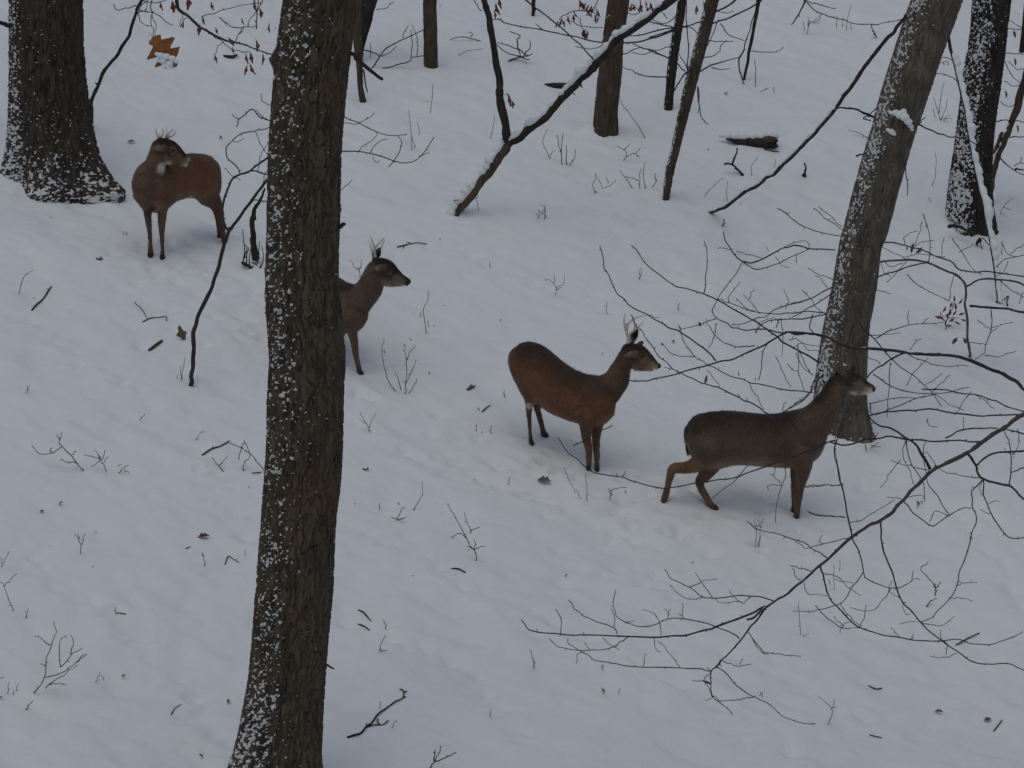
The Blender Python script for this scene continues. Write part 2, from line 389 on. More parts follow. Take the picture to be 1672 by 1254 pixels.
def clump(name, cs, parent, vox=.006, squash=.75):
    """several lumps of snow melted into one irregular body"""
    V = []; F = []
    for c, r in cs:
        o = len(V)
        for i in range(8):
            for j in range(12):
                a = math.pi*(i+.2)/7.4; b = 2*math.pi*j/12; V.append((c[0]+math.sin(a)*math.cos(b)*r, c[1]+math.sin(a)*math.sin(b)*r, c[2]+math.cos(a)*r*squash))
        for i in range(7):
            for j in range(12): F.append((o+i*12+j, o+(i+1)*12+j, o+(i+1)*12+(j+1) % 12, o+i*12+(j+1) % 12))
        F.append([o+j for j in range(12)]); F.append([o+84+j for j in range(11, -1, -1)])
    me = bpy.data.meshes.new('tmp'); me.from_pydata(V, [], F); ob = bpy.data.objects.new('tmp', me); COL.objects.link(ob)
    r = ob.modifiers.new('r', 'REMESH'); r.mode = 'VOXEL'; r.voxel_size = vox; sm = ob.modifiers.new('s', 'SMOOTH'); sm.iterations = 4
    me2 = bpy.data.meshes.new_from_object(ob.evaluated_get(bpy.context.evaluated_depsgraph_get())); bpy.data.objects.remove(ob)
    co = np.empty(len(me2.vertices)*3, np.float32); me2.vertices.foreach_get('co', co); co = co.reshape(-1, 3).astype(float)
    co += .006*np.stack([fbm(co*30, 1, 2), fbm(co*30, 2, 2), fbm(co*30, 3, 2)], -1)
    return mesh_obj(name, co, [tuple(q.vertices) for q in me2.polygons], M_SNOW, parent)
gz = gmesh
# ------------------------------------------------------------------ leaves
def leaf(base, d, nrm, L, W, mat, parent=None, lobes=4, amp=.22, curl=.35, name='leaf', rows=17, pointed=False, origin=None):
    d = Vector(d).normalized(); nrm = Vector(nrm); s = d.cross(nrm).normalized(); nn = s.cross(d).normalized(); base = Vector(base)
    mb = MB(); V = []; F = []; ph = random.random()*3
    for i in range(rows):
        t = i/(rows-1); env = math.sin(math.pi*min(1, t*.97+.03)**.85)**.8
        lob = 1 if pointed else 1-amp+amp*math.cos(2*math.pi*lobes*t+ph*.3)
        w = W*.5*env*max(.15, lob)+.001; bend = curl*L*(t**2)*.5
        for j, a in enumerate((-1, -.5, 0, .5, 1)):
            jit = random.uniform(.85, 1.12) if abs(a) == 1 else 1
            V.append(base+d*(L*t+abs(a)*L*.04*(0 if pointed else 1))+s*(w*a*jit*math.cos(curl*abs(a)))+nn*(w*abs(a)*curl*1.1-bend+random.uniform(-1, 1)*L*.01))
    for i in range(rows-1):
        for j in range(4): F.append((i*5+j, i*5+j+1, (i+1)*5+j+1, (i+1)*5+j))
    mb.add(V, F); k = len(V); tube(mb, [base-d*L*.18+nn*.002, base, base+d*L*.5-nn*curl*L*.12], [.0012, .0011, .0006], 4)
    return mb.build(name, mat, parent, True, origin)
def hang_leaf(u, v, y, Lpx, Wpx, mat, parent, ang=0, **kw):
    k = y/CP/FX; b = PY(u, v, y)
    return leaf(b, (math.sin(ang), random.uniform(-.3, .3), -math.cos(ang)), (random.uniform(-.7, .7), -1, .2), Lpx*k, Wpx*k, mat, parent, **kw)

# ------------------------------------------------------------------ the trees
def low(hh, a): return np.exp(-np.maximum(hh, 0)/a)
# big oak in front, left of centre
yA = G(450, 1282).y; tA = thing('oak_tree', G(450, 1282), 'large ridged oak trunk rising through the whole picture, hiding half of a buck', 'tree', 'trees on the snowy slope')
def snA(th, s):
    p = .14*np.sin(s*2.1+1)+.10*np.sin(s*5.3)
    return .20*(1+p)*wind(th, 0, 1, math.pi*1.26, .75)+.13*wind(th, 0, 1, math.pi*1.35, 1.0)+low(s, .5)*wind(th, .0, .22, math.pi*1.2, .75)
def flA(th, s): return low(s, .22)*(.02+.06*np.clip(np.cos(th-math.pi*1.0), 0, 1)**2+.02*np.cos(3*th+1)) - .0
edgeA = [(468, 587, -180), (466, 584, -90), (464, 582, 0), (455, 574, 70), (449, 567, 128), (441, 557, 239), (437, 553, 383), (433, 552, 464), (438, 560, 545), (441, 562, 590), (438, 559, 650), (436, 558, 720),
         (432, 554, 790), (428, 547, 850), (420, 543, 950), (413, 535, 1043), (407, 530, 1110), (398, 526, 1172), (392, 521, 1225), (388, 520, 1262)]
trunk('trunk', edgeA, yA, M_OAK, tA, 360, .0068, snA, ridge=.030, depth=.022, elong=4.2, flare=flA, knots=[(math.pi, 4.95, .05, .04), (0, 3.98, .035, .012)])
stem('broken_stub', ZB, [(530, 250), (560, 290), (625, 345), (700, 408)], 7, 5, yA, yA+.1, M_DARKBARK, tA)
stem('broken_stub', FULL, [(528, 1086), (538, 1088), (545, 1092)], 4, 3, yA, yA-.1, M_DARKBARK, tA)
stem('broken_stub', FULL, [(548, 372), (556, 370), (561, 366)], 9, 6, yA, yA-.05, M_DARKBARK, tA)

# big oak upper left
pB = G(80, 288); yB = pB.y+.50; tB = thing('oak_tree', pB, 'massive oak trunk at upper left behind the buck, snow packed on its flared foot', 'tree', 'trees on the snowy slope')
def snB(th, s):
    return .34*wind(th, 0, 1, math.pi*1.17, .42)+.10*wind(th, 0, 1, math.pi*1.4, .9)+low(s-.05, .34)*.62*(.85+.2*np.sin(th*7))
def flB(th, s): return low(s-.0, .24)*(.04+.25*np.clip(np.cos(th-math.pi*1.86), 0, 1)**2.2+.08*np.clip(np.cos(th-math.pi*1.3), 0, 1)**2+.07*np.cos(5*th+2)) + .02*np.cos(5*th+1)*low(s, 1.2)
edgeB = [(14, 129, -180), (15, 131, -90), (16, 133, 0), (16.5, 134, 66), (17, 137, 118), (17, 141, 158), (17, 144, 197), (18, 147, 226), (18, 149, 260), (18, 150, 300)]
trunk('trunk', edgeB, yB, M_DARKOAK, tB, 420, .0078, snB, ridge=.036, depth=.026, elong=6, flare=flB)
stem('branch', ZA, [(75, 158), (40, 152), (0, 135), (-80, 90), (-200, 20)], 8, 5, yB-.3, yB-.6, M_DARKBARK, tB)

# dark sapling beside the left oak
p = G(150, 205); yS = p.y; t = thing('sapling', p, 'thin dark bare sapling curving up right beside the big left oak', 'tree')
_, C, R = stem('trunk', ZA, [(568, 760), (566, 690), (570, 610), (600, 545), (648, 440), (700, 380), (760, 290), (803, 222), (822, 150), (850, 65), (880, 0), (905, -60), (960, -200)], 6.5, 4.5, yS, yS-1.2, M_TWIG, t, 8)
for pts, w in (([(850, 62), (862, 110), (895, 155), (938, 163)], 1.6), ([(846, 32), (800, 48), (722, 62), (706, 22)], 1.8), ([(860, 58), (960, 85), (1010, 118), (1072, 160)], 1.6), ([(853, 80), (905, 60), (915, 10), (930, -40)], 1.6),
               ([(600, 520), (588, 515)], 4), ([(880, 5), (960, 20), (1050, -10)], 1.6), ([(905, 10), (870, 40), (848, 100)], 1.5)):
    stem('twig', ZA, pts, w, 1.1, yS-1, yS-1.2, M_TWIG, t)

# overhanging oak branch with rusty leaves, growing from the front oak above the picture
yL = 21.5; t = tA
br, C, R = stem('branch', FULL, [(500, -280), (420, -330), (330, -250), (290, -90), (289, 0), (298, 20), (320, 40), (332, 48), (368, 64), (395, 72), (425, 82), (470, 96)], 9, 1.6, yA-.2, yL, M_TWIG, t, 6)
for pts, w in ((([(940, -180), (938, 0), (938, 90), (942, 160), (952, 232)]), 2.2), ([(942, 90), (965, 160), (958, 232)], 1.3), ([(1255, 172), (1340, 232), (1410, 290), (1490, 318), (1550, 330)], 1.6),
               ([(1250, 102), (1330, 85), (1450, 45), (1560, 20), (1620, 15)], 1.4), ([(1360, 108), (1408, 150), (1500, 170), (1540, 162), (1600, 166)], 1.8), ([(1500, 170), (1470, 250)], 1.2), ([(1130, 85), (1115, 165)], 1), ([(1160, 110), (1120, 170)], 1),
               ([(1590, 180), (1600, 100), (1598, 0), (1590, -100)], 2.4), ([(1515, 160), (1455, 262)], 1.2), ([(1255, 105), (1262, 150)], 1.2), ([(1330, 380), (1345, 300), (1400, 240)], 1.1), ([(1640, -40), (1600, 60), (1560, 100), (1530, 160)], 1.6)):
    stem('twig', ZA, pts, w, 1, yL, yL-.1, M_TWIG, br)
for (u, v, L, W, a, m) in ((281, 2, 20, 12, .15, 0), (306, -6, 22, 13, .1, 0), (332, 28, 12, 6, .1, 0), (326, 40, 17, 9, -.1, 0), (373, 62, 17, 8, .6, 2), (416, -2, 26, 8, 0, 1), (424, 14, 18, 9, .2, 0), (418, 66, 19, 9, .2, 0),
                        (402, 88, 16, 7, .1, 0), (409, 86, 18, 8, .15, 0), (262, 4, 13, 6, .2, 1), (300, 36, 12, 5, -.2, 0), (352, 46, 11, 5, .3, 0), (380, 78, 12, 5, .1, 0), (395, 30, 12, 5, .2, 2), (440, 40, 14, 6, -.1, 0), (345, 4, 13, 6, .2, 0), (403, 107, 16, 6, -.2, 0), (409, 105, 20, 8, .3, 0), (429, 88, 18, 6, .05, 0), (350, 90, 14, 5, .4, 1)):
    hang_leaf(u, v, yL-.05, L, W, (M_LEAF, M_LEAFD, M_LEAFD)[m], br, a, curl=.6, lobes=2)
big = leaf(PY(249, 60, yL-.12), (.62, -.15, -.78), (-.15, -1, .35), 58*yL/CP/FX, 62*yL/CP/FX, M_LEAFO, br, lobes=3, amp=.30, curl=.22, rows=31, name='large_leaf'); big['label'] = 'broad orange oak leaf, its lower half under snow'
kk = yL/CP/FX
clump('leaf_snow', [(PY(u, v, yL-.17), r*kk*.72) for u, v, r in ((256, 88, 5), (262, 90, 8), (272, 92, 9), (282, 95, 8), (266, 99, 8), (277, 103, 9), (268, 107, 7), (280, 110, 6), (288, 100, 5), (258, 98, 5), (272, 113, 4))], big, .0025, .8)

# leaning grey trunk at right
pC = G(1385, 712); yC = pC.y+.20; tC = thing('leaning_tree', pC, 'thick grey leaning trunk behind the antlerless deer at right, snow-flecked on its left side', 'tree', 'trees on the snowy slope')
def snC(th, s): return (.42+.08*np.sin(s*3))*wind(th, .0, 1, math.pi*1.2, .62)+.12*wind(th, 0, 1, math.pi*1.35, .9)+low(s, .15)*.4
def flC(th, s): return low(s, .18)*(.03+.09*np.clip(np.cos(th-math.pi*1.75), 0, 1)**3)
edgeC = [(1560, 1642, -250), (1515, 1597, -90), (1489, 1569, 0), (1470, 1546, 59), (1451, 1526, 118), (1433, 1506, 177), (1421, 1491, 221), (1399, 1470, 295), (1380, 1450, 369), (1371, 1438, 404), (1360, 1430, 468), (1347, 1420, 530), (1336, 1416, 595), (1330, 1414, 650), (1333, 1416, 700), (1338, 1417, 725)]
trunk('trunk', edgeC, yC, M_MAPLE, tC, 300, .0085, snC, ridge=.027, depth=.015, elong=6, flare=flC, knots=[(math.pi*1.55, 3.35, .09, .05)])
kk = yC/CP/FX
clump('knot_snow', [(PY(u, v, yC-dy), r*kk) for u, v, r, dy in ((1455, 184, 4, .20), (1462, 184, 6, .22), (1470, 187, 8, .24), (1477, 191, 8, .25), (1483, 198, 7, .24), (1487, 206, 5, .22), (1476, 181, 5, .23), (1489, 212, 3, .21))], tC, .006, .8)
clump('knot_snow', [(PY(u, v, yC-dy), r*kk) for u, v, r, dy in ((1450, 212, 4, .17), (1456, 215, 6, .18), (1460, 219, 4, .18))], tC, .006, .8)
for pts, w in (([(432, 648), (370, 625), (330, 605), (270, 597), (228, 592)], 4.0), ([(440, 600), (400, 640), (370, 655), (410, 665)], 1.4)): stem('branch', ZE, pts, w, 2, yC, yC, M_DARKBARK, tC)
o, C, R = stem('branch', ZE, [(668, 690), (720, 708), (790, 738), (850, 760), (930, 765), (1000, 800)], 2.6, 1.6, yC, yC-.2, M_TWIG, tC)
stem('twig', ZE, [(680, 685), (700, 662), (716, 650)], 2, 1.2, yC, yC, M_TWIG, o)
stem('twig', ZE, [(332, 865), (370, 850), (390, 846)], 3, 2, yC, yC, M_DARKBARK, tC)
stem('twig', ZE, [(604, 900), (612, 990), (616, 1080)], 1.8, 1.2, yC-.1, yC-.1, M_TWIG, tC)

# pole propped against the leaning trunk
p = G(1163, 346); t = thing('fallen_pole', p, 'long thin dead pole slanting from the snow up to the leaning trunk', 'fallen branch')
b1, C, R = stem('pole', ZD, [(338, 1172), (385, 1160), (440, 1130), (520, 1070), (600, 1020), (650, 985), (690, 960), (740, 915), (830, 830), (900, 755), (960, 690), (1030, 605)], 6.0, 6.0, p.y, yC-.3, M_DARKBARK, t, 8)
snow_line(C, R, b1, (0, 1), 1.3, (-.6, -.1, .8), .1)
b1, C, R = stem('pole', ZE, [(222, 600), (262, 540), (330, 440), (400, 345), (470, 255), (530, 185), (575, 130), (606, 88)], 6.5, 5.0, yC-.3, yC-.25, M_DARKBARK, t, 8)
snow_line(C, R, b1, (.0, .45), .9, (-.6, -.1, .8), .5)

# far right oak, heavily plastered with snow
pD = G(1575, 372); yD = pD.y+.28; tD = thing('oak_tree', pD, 'dark oak trunk at upper right plastered with snow, its foot buried white', 'tree', 'trees on the snowy slope')
def snD(th, s): return .46*wind(th, 0, 1, math.pi*1.28, .95)+.08+low(s, .45)*wind(th, .0, .55, math.pi*1.2, 1.0)
edgeD = [(1605, 1690, -250), (1592, 1660, -60), (1589, 1651, 0), (1584, 1644, 59), (1574, 1636, 118), (1567, 1627, 177), (1560, 1621, 236), (1551, 1617, 295), (1546, 1616, 340), (1544, 1614, 385)]
trunk('trunk', edgeD, yD, M_DARKBARK, tD, 280, .009, snD, ridge=.036, depth=.018, elong=3.5, flare=lambda th, s: low(s, .3)*(.05+.06*np.cos(3*th)))
for pts, w in (([(935, 95), (985, 90), (1030, 110), (1075, 130)], 6), ([(985, 90), (1015, 45)], 1.5), ([(970, 85), (940, 30)], 1.5), ([(1100, 160), (1080, 185)], 8), ([(1110, 150), (1140, 180), (1165, 200)], 1.8), ([(1100, 170), (1120, 230)], 1.5)):
    stem('dead_root', ZF, pts, w, max(1.2, w*.5), yD-.35, yD-.4, M_DARKBARK, tD)

# snow-laden dead stem leaning across it
p = G(1630, 495); t = thing('snag', p, 'slim dead stem carrying a thick ridge of snow, leaning before the far right oak', 'dead tree')
b1, C, R = stem('trunk', FULL, [(1630, 495), (1626, 445), (1617, 395), (1608, 345), (1597, 290), (1585, 235), (1574, 170), (1563, 120), (1552, 80), (1546, 52)], 5, 5, p.y, yD-.6, M_DARKBARK, t, 8)
snow_line(C, R, b1, (.0, .88), 3.4, (.75, -.6, .35), .0); snow_line(C, R, b1, (.08, .82), 4.2, (.8, -.55, .3), .0)
stem('twig', ZF, [(1180, 480), (1192, 470), (1196, 488)], 4, 2, p.y, p.y, M_DARKBARK, t); stem('twig', ZF, [(1232, 545), (1236, 500), (1240, 452), (1220, 470)], 3, 2, p.y, p.y, M_DARKBARK, t)
stem('twig', ZE, [(915, 485), (870, 430), (810, 412), (745, 408)], 1.6, 1.1, yD-.7, yD-.8, M_TWIG, t)
stem('twig', ZE, [(868, 335), (830, 318), (785, 308)], 1.4, 1, yD-.7, yD-.8, M_TWIG, t)

# thin tree at right edge
p = G(1617, 330); yM = p.y; tM = thing('thin_tree', p, 'slim dark forked tree at the right edge beside the snow-plastered oak', 'tree')
b1, C, R = stem('trunk', ZE, [(1078, 1100), (1080, 1040), (1090, 970), (1105, 900), (1130, 830), (1160, 760), (1190, 695), (1222, 600), (1250, 490), (1275, 400), (1320, 260), (1400, 60)], 7, 13, yM, yM, M_BROWNBARK, tM, 10, sp=False)
stem('branch', ZE, [(1100, 850), (1125, 770), (1142, 738)], 7, 6, yM, yM, M_BROWNBARK, tM); snow_line(C, R, b1, (.3, .55), .9, (-.8, -.2, .5), .2)
for pts, w in (([(1098, 676), (1140, 668), (1200, 668), (1270, 676), (1400, 700)], 2), ([(1170, 760), (1220, 755), (1280, 758), (1400, 770)], 2), ([(1125, 870), (1170, 915), (1220, 950), (1290, 985)], 2.2), ([(1215, 938), (1240, 935), (1290, 945)], 4), ([(1205, 920), (1240, 905), (1280, 910)], 1.4), ([(1240, 900), (1248, 870)], 1.2),
               ([(1150, 330), (1200, 420), (1245, 470)], 1.5), ([(1140, 295), (1200, 296), (1260, 300)], 1.5), ([(1160, 150), (1210, 160), (1265, 155)], 1.4), ([(1170, 340), (1220, 380), (1270, 380)], 1.2), ([(1160, 100), (1230, 140), (1290, 180)], 1.2),
               ([(1130, 560), (1180, 590), (1215, 570)], 1), ([(1150, 450), (1200, 475), (1250, 470)], 1.1)):
    stem('branch', ZE, pts, w, 1.2, yM, yM-.1, M_TWIG, tM)
for (u, v) in ((1656, 95), (1641, 148), (1660, 204), (1655, 50)): hang_leaf(u, v, yM-.05, 12, 6, M_LEAFD, tM, .3, curl=.6)
stem('trunk', FULL, [(1668, 85), (1676, 20), (1686, -60)], 9, 9, yM, yM, M_DARKBARK, tM)

# other trees up the slope
def plain_tree(uvb, edges, label, mat, nr=120, dz=.015, den=.35, name='tree', depth=.010, ridge=.04, top=.0, flare=None, lean=None, el=6):
    p = G(*uvb); t = thing(name, p, label, 'tree', 'trees on the snowy slope')
    trunk('trunk', edges, p.y+(edges[-1][1]-edges[-1][0])/2/FX*p.y, mat, t, nr, dz, (lambda th, s: wind(th, .0, den, math.pi*1.1, .7)+top*low(s, .2)), ridge=ridge, depth=depth, elong=el, flare=flare)
    return t, p
tE, pE = plain_tree((988, 222), [(1020, 1040, -250), (1000, 1030, -60), (993, 1027, 0), (985, 1019, 59), (977, 1015, 118), (972, 1009, 165), (968, 1006, 204), (964, 1004, 236)],
    'mid-sized straight brown trunk behind the forked leaning tree at top centre', M_BROWNBARK, 150, .014, .12, 'tree', .009, .035, 0, lambda th, s: low(s, .25)*(.02+.03*np.cos(3*th)))
tF, pF = plain_tree((704, 112), [(693, 713, -200), (691, 713, 0), (691.5, 714, 60), (692, 715, 115)], 'short-looking smooth brown trunk standing alone at top, right of the front oak', M_BROWNBARK, 90, .016, .15, 'tree', .006, .035)
tI, pI = plain_tree((1091, 181), [(1120, 1134, -150), (1107, 1120.5, 0), (1097, 1112, 60), (1089, 1104, 120), (1083.6, 1098, 182)], 'narrow dark trunk just left of the snow-flecked leaning tree at top', M_DARKBARK, 90, .014, .45, 'tree', .008, .03)
tJ, pJ = plain_tree((1087, 328), [(1195, 1217, -150), (1153, 1174, 0), (1138, 1158, 59), (1122, 1142.6, 118), (1109, 1127, 177), (1097, 1112, 236), (1086, 1100, 285), (1081, 1092, 330)], 'slender leaning tree with snow-flecked mottled bark, between fallen pole and forked tree', M_BROWNBARK, 110, .012, .62, 'leaning_tree', .007, .025)
tG, pG = plain_tree((585, 100), [(618, 660, -150), (581, 616, 0), (581, 607.5, 33), (581, 600, 57), (579, 594.5, 77), (578, 591, 104)], 'dark leaning tree half hidden behind the top of the front oak', M_DARKBARK, 120, .014, .5, 'leaning_tree', .009, .035)
tH, pH = plain_tree((591, 168), [(563, 580, -160), (574, 590, 0), (576, 591, 60), (581, 592, 100), (584, 593, 140), (587, 599, 170)], 'thin bare brown stem emerging beside the top of the front oak', M_BROWNBARK, 70, .014, .05, 'thin_tree', .004, .03)
stem('branch', FULL, [(590, 112), (594, 118), (599, 150)], 4, 2, pH.y, pH.y, M_BROWNBARK, tH)
p = G(872, 25); t = thing('thin_tree', p, 'small dark stem poking down at the top edge above the forked tree', 'tree'); stem('trunk', FULL, [(870, 26), (872, 0), (876, -60), (884, -160)], 5, 9, p.y, p.y, M_DARKBARK, t, 8)
p = G(1215, 130); yT = p.y; t = thing('thin_tree', p, 'very thin double-stemmed sapling at top right above the snowy log', 'tree')
stem('trunk', ZD, [(523, 443), (535, 380), (552, 290), (572, 190), (592, 90), (610, 0), (640, -120)], 4.2, 6, yT, yT, M_DARKBARK, t, 8)
stem('trunk', ZD, [(525, 275), (545, 200), (570, 110), (590, 40), (600, -30)], 1.6, 2, yT, yT, M_TWIG, t)

# forked tree
pP = G(743, 350); yP = pP.y; tP = thing('forked_tree', pP, 'leaning forked tree with a thick ridge of snow along its slanting stems at top centre', 'tree', 'trees on the snowy slope')
b1, C, R = stem('stem', ZC, [(212, 1200), (225, 1170), (260, 1120), (330, 1040), (395, 955), (450, 870), (495, 805), (520, 770)], 13, 19, yP, yP+.1, M_BROWNBARK, tP, 12, sp=False); fattr(b1, 'snow', [0]*len(b1.data.vertices))
snow_line(C, R, b1, (.0, 1), 1.7, (-.78, -.15, .6), .05)
b2, C, R = stem('stem', ZC, [(515, 780), (560, 765), (620, 715), (690, 660), (760, 590), (840, 500), (905, 435), (965, 375), (1030, 305), (1100, 225), (1170, 175), (1250, 120), (1330, 60), (1410, 0), (1560, -110)], 15, 13, yP+.1, yP, M_DARKBARK, tP, 12, sp=False)
snow_line(C, R, b2, (.0, .9), 1.6, (-.65, -.2, .75), .08)
b3, C, R = stem('stem', ZC, [(500, 770), (492, 700), (472, 600), (462, 520), (462, 450), (440, 330), (418, 200), (395, 80), (375, 0), (345, -120)], 14, 9, yP+.1, yP, M_DARKBARK, tP, 12, sp=False); snow_line(C, R, b3, (.1, .8), .4, (.8, -.3, .4), .7)
for i, (pts, w) in enumerate((([(870, 480), (865, 510), (880, 528)], 2.6), ([(885, 470), (910, 470), (915, 485)], 5), ([(520, 560), (505, 525), (490, 520)], 2), ([(205, 1110), (240, 1105)], 1.5), ([(1010, 350), (1080, 305), (1140, 300), (1200, 275), (1250, 262)], 2.4), ([(940, 400), (985, 395), (1010, 365)], 2.5),
             ([(360, 60), (330, 20), (310, -10)], 1.5), ([(400, 100), (430, 110), (470, 105)], 1.2))): stem('twig', ZC, pts, w, 1.2, yP-.1, yP-.1, M_DARKBARK, tP)
for (x, y, L, W) in ((508, 520, 26, 8), (528, 560, 14, 9), (440, 20, 26, 10), (455, -10, 22, 8), (430, 60, 20, 6)): hang_leaf(680+x/3.388, y/3.388, yP-.15, L*.8, W, M_LEAF if y < 100 else M_LEAFD, tP, .2, curl=.7, lobes=2)
# rusty leaves: crown of the leaning snow-flecked tree
yJ = pJ.y
def net(parent, Z, rows, y0, y1=None, mat=M_TWIG, name='branch'):
    r = []
    for pts, w0, w1 in rows: r.append(stem(name, Z, pts, w0, w1, y0, y1, mat, parent)[0])
    return r
net(tJ, ZC, [([(1440, 150), (1340, 165), (1240, 190), (1150, 200), (1080, 205)], 2.2, 1.6), ([(1445, 160), (1350, 195), (1250, 225), (1150, 238), (1060, 240), (960, 225), (880, 205), (780, 185), (690, 165), (600, 148), (500, 128), (445, 105)], 3, 1.5),
             ([(1420, 340), (1330, 290), (1240, 262), (1200, 240)], 2.4, 1.5), ([(1400, 425), (1270, 420), (1200, 395), (1140, 370)], 2, 1.2), ([(1420, 255), (1340, 275), (1250, 300), (1190, 290)], 1.4, 1.1), ([(700, 165), (680, 150), (660, 130)], 1.3, 1.1), ([(1290, 120), (1360, 140), (1420, 150)], 1.8, 1.5),
             ([(1230, -60), (1240, 60), (1180, 80), (1160, 60)], 1.4, 1.1), ([(1460, 60), (1380, 130), (1300, 100), (1230, 60), (1190, 20)], 1.6, 1.2)], yJ-.4, yJ-.7)
net(tP, ZC, [([(560, -30), (620, 10), (680, 60), (760, 120), (830, 180), (900, 245), (980, 332)], 2.6, 2), ([(905, 100), (910, 150), (930, 180)], 1.4, 1.1), ([(1010, -40), (990, 40), (960, 60), (900, 60), (820, 80), (790, 110)], 1.6, 1.2), ([(960, 60), (1000, 80), (1010, 105)], 1.3, 1), ([(830, 110), (900, 140), (960, 150), (1030, 150)], 1.2, 1.1), ([(880, 258), (940, 268), (1000, 262), (1035, 245)], 1.4, 1.1)], yP-.3, yP-.3, M_TWIG)
for _ in range(44):
    x, y = random.choice([(905, 10), (930, 30), (955, 40), (965, 55), (880, 75), (870, 90), (830, 90), (795, 105), (1000, 60), (1005, 85), (925, 160), (935, 175), (1200, 20), (1280, 10), (1290, 30), (1240, 25)])
    hang_leaf(680+(x+random.uniform(-14, 14))/3.388, (y+random.uniform(-14, 14))/3.388, yP-.35, random.uniform(9, 15), random.uniform(4, 7), random.choice([M_LEAF, M_LEAF, M_LEAFD]), tP, random.uniform(-.6, .6), curl=.7, lobes=2)
net(tJ, ZD, [([(285, 395), (340, 362), (400, 340), (500, 318)], 2.4, 1.6), ([(345, 372), (390, 382), (440, 378)], 1.6, 1.1), ([(300, 322), (345, 308), (385, 290), (395, 260), (430, 222)], 1.6, 1.1), ([(325, 225), (380, 232), (462, 228)], 1.5, 1.1), ([(268, 478), (276, 560), (272, 625)], 1.8, 1.2), ([(268, 480), (278, 620), (300, 665), (325, 688)], 1.8, 1.4),
             ([(210, 400), (170, 440), (145, 500)], 2.6, 2), ([(212, 390), (190, 340), (165, 300)], 1.8, 1.2), ([(210, 385), (215, 250), (205, 60), (200, -40)], 2, 1.6), ([(380, 62), (430, 70), (470, 60)], 1.3, 1), ([(340, 80), (420, 40), (500, -20), (560, -80)], 3, 3), ([(350, 130), (440, 100), (520, 60), (610, 5), (680, -60)], 2.4, 2.6),
             ([(345, 105), (260, 130), (170, 150), (90, 175), (0, 205)], 2.4, 1.8), ([(395, 130), (440, 190), (530, 228)], 1.6, 1.2), ([(320, 255), (360, 170), (385, 110)], 1.5, 1.2), ([(200, 395), (150, 345), (100, 318), (0, 280)], 2, 1.3), ([(275, 190), (230, 150), (160, 160)], 1.5, 1.2), ([(100, 105), (60, 65), (20, 50)], 1.3, 1.1)], yJ-.1, yJ-.3)
for (x, y) in ((262, 30), (255, 45), (300, 8), (5, 15)): hang_leaf(1060+x/3.388, y/3.388, yJ-.3, 11, 5, M_LEAFD, tJ, .2, curl=.6)
net(t, ZD, [([(528, 270), (500, 320), (497, 380), (520, 450), (575, 545), (630, 610), (690, 650), (760, 698), (830, 722), (875, 750), (930, 795), (1010, 812), (1120, 798)], 2.4, 1.3), ([(545, 282), (610, 290), (700, 288), (745, 258)], 1.4, 1.0), ([(580, 550), (590, 440), (582, 330)], 1.4, 1), ([(560, 590), (600, 520), (660, 485)], 1.3, 1),
            ([(640, 612), (560, 600), (490, 575)], 1.4, 1), ([(690, 650), (720, 600), (745, 560), (665, 602), (662, 635)], 1.3, 1), ([(665, 600), (690, 560), (692, 480)], 1.2, 1), ([(830, 722), (878, 702)], 1.2, 1), ([(1010, 790), (1060, 790), (1100, 800)], 1.8, 1.5)], yT-.1, yT-.4)
# drooping twigs at the top edge, from the leaning grey tree
o, C, R = stem('branch', FULL, [(1500, -120), (1430, -110), (1360, -60), (1316, -12), (1312, 6), (1302, 28), (1291, 40)], 5, 1.6, yC, yC-.6, M_TWIG, tC)
net(o, ZD, [([(855, 0), (900, 15), (960, 35), (1032, 48)], 1.6, 1.2), ([(858, 5), (910, 45), (950, 75), (1040, 98), (1100, 120), (1152, 132), (1240, 135), (1320, 125), (1395, 108)], 1.8, 1.2), ([(950, 75), (945, 105), (915, 120)], 1.2, 1)], yC-.6, yC-.7, M_TWIG, 'twig')
# ------------------------------------------------------------------ sapling between the first buck and the front oak, its twigs passing behind the oak
p = G(312, 628); y = p.y; tS = thing('sapling', p, 'crooked bare sapling forking upward beside the left of the front oak', 'tree')
s0, C, R = stem('trunk', ZJ, [(928, 752), (935, 700), (940, 620), (943, 540), (946, 470), (972, 395), (1012, 310), (1048, 215), (1078, 110), (1112, 10), (1122, -22)], 7.5, 5.5, y, y, M_TWIG, tS, 10, sp=False)
s1, C, R = stem('branch', ZN, [(902, 912), (870, 870), (850, 780), (862, 690), (890, 590), (932, 520), (1000, 482), (1060, 456), (1120, 410), (1212, 350)], 4, 3, y, y, M_TWIG, tS, 8)
s2, C, R = stem('branch', ZN, [(902, 912), (980, 820), (1060, 690), (1140, 590), (1215, 500), (1290, 380)], 5.5, 4, y, y, M_TWIG, tS, 8)
net(s1, ZN, [([(1060, 458), (1130, 470), (1225, 492)], 2.6, 2), ([(985, 480), (950, 425), (895, 365), (878, 290), (925, 225), (1010, 172), (1100, 160), (1200, 125)], 1.9, 1.5), ([(930, 230), (970, 238), (1015, 215)], 1.2, 1), ([(1100, 165), (1120, 220), (1170, 300), (1200, 340)], 1.2, 1), ([(935, 505), (900, 460), (862, 432)], 1.2, 1),
             ([(1120, 462), (1130, 390), (1170, 290), (1215, 220)], 1.2, 1), ([(930, 515), (990, 522)], 1.3, 1)], y, y, M_TWIG, 'twig')
net(s2, ZN, [([(1075, 685), (1140, 688), (1220, 694)], 2.0, 1.6), ([(1150, 575), (1180, 480), (1215, 440)], 1.4, 1.1)], y, y, M_TWIG, 'twig')
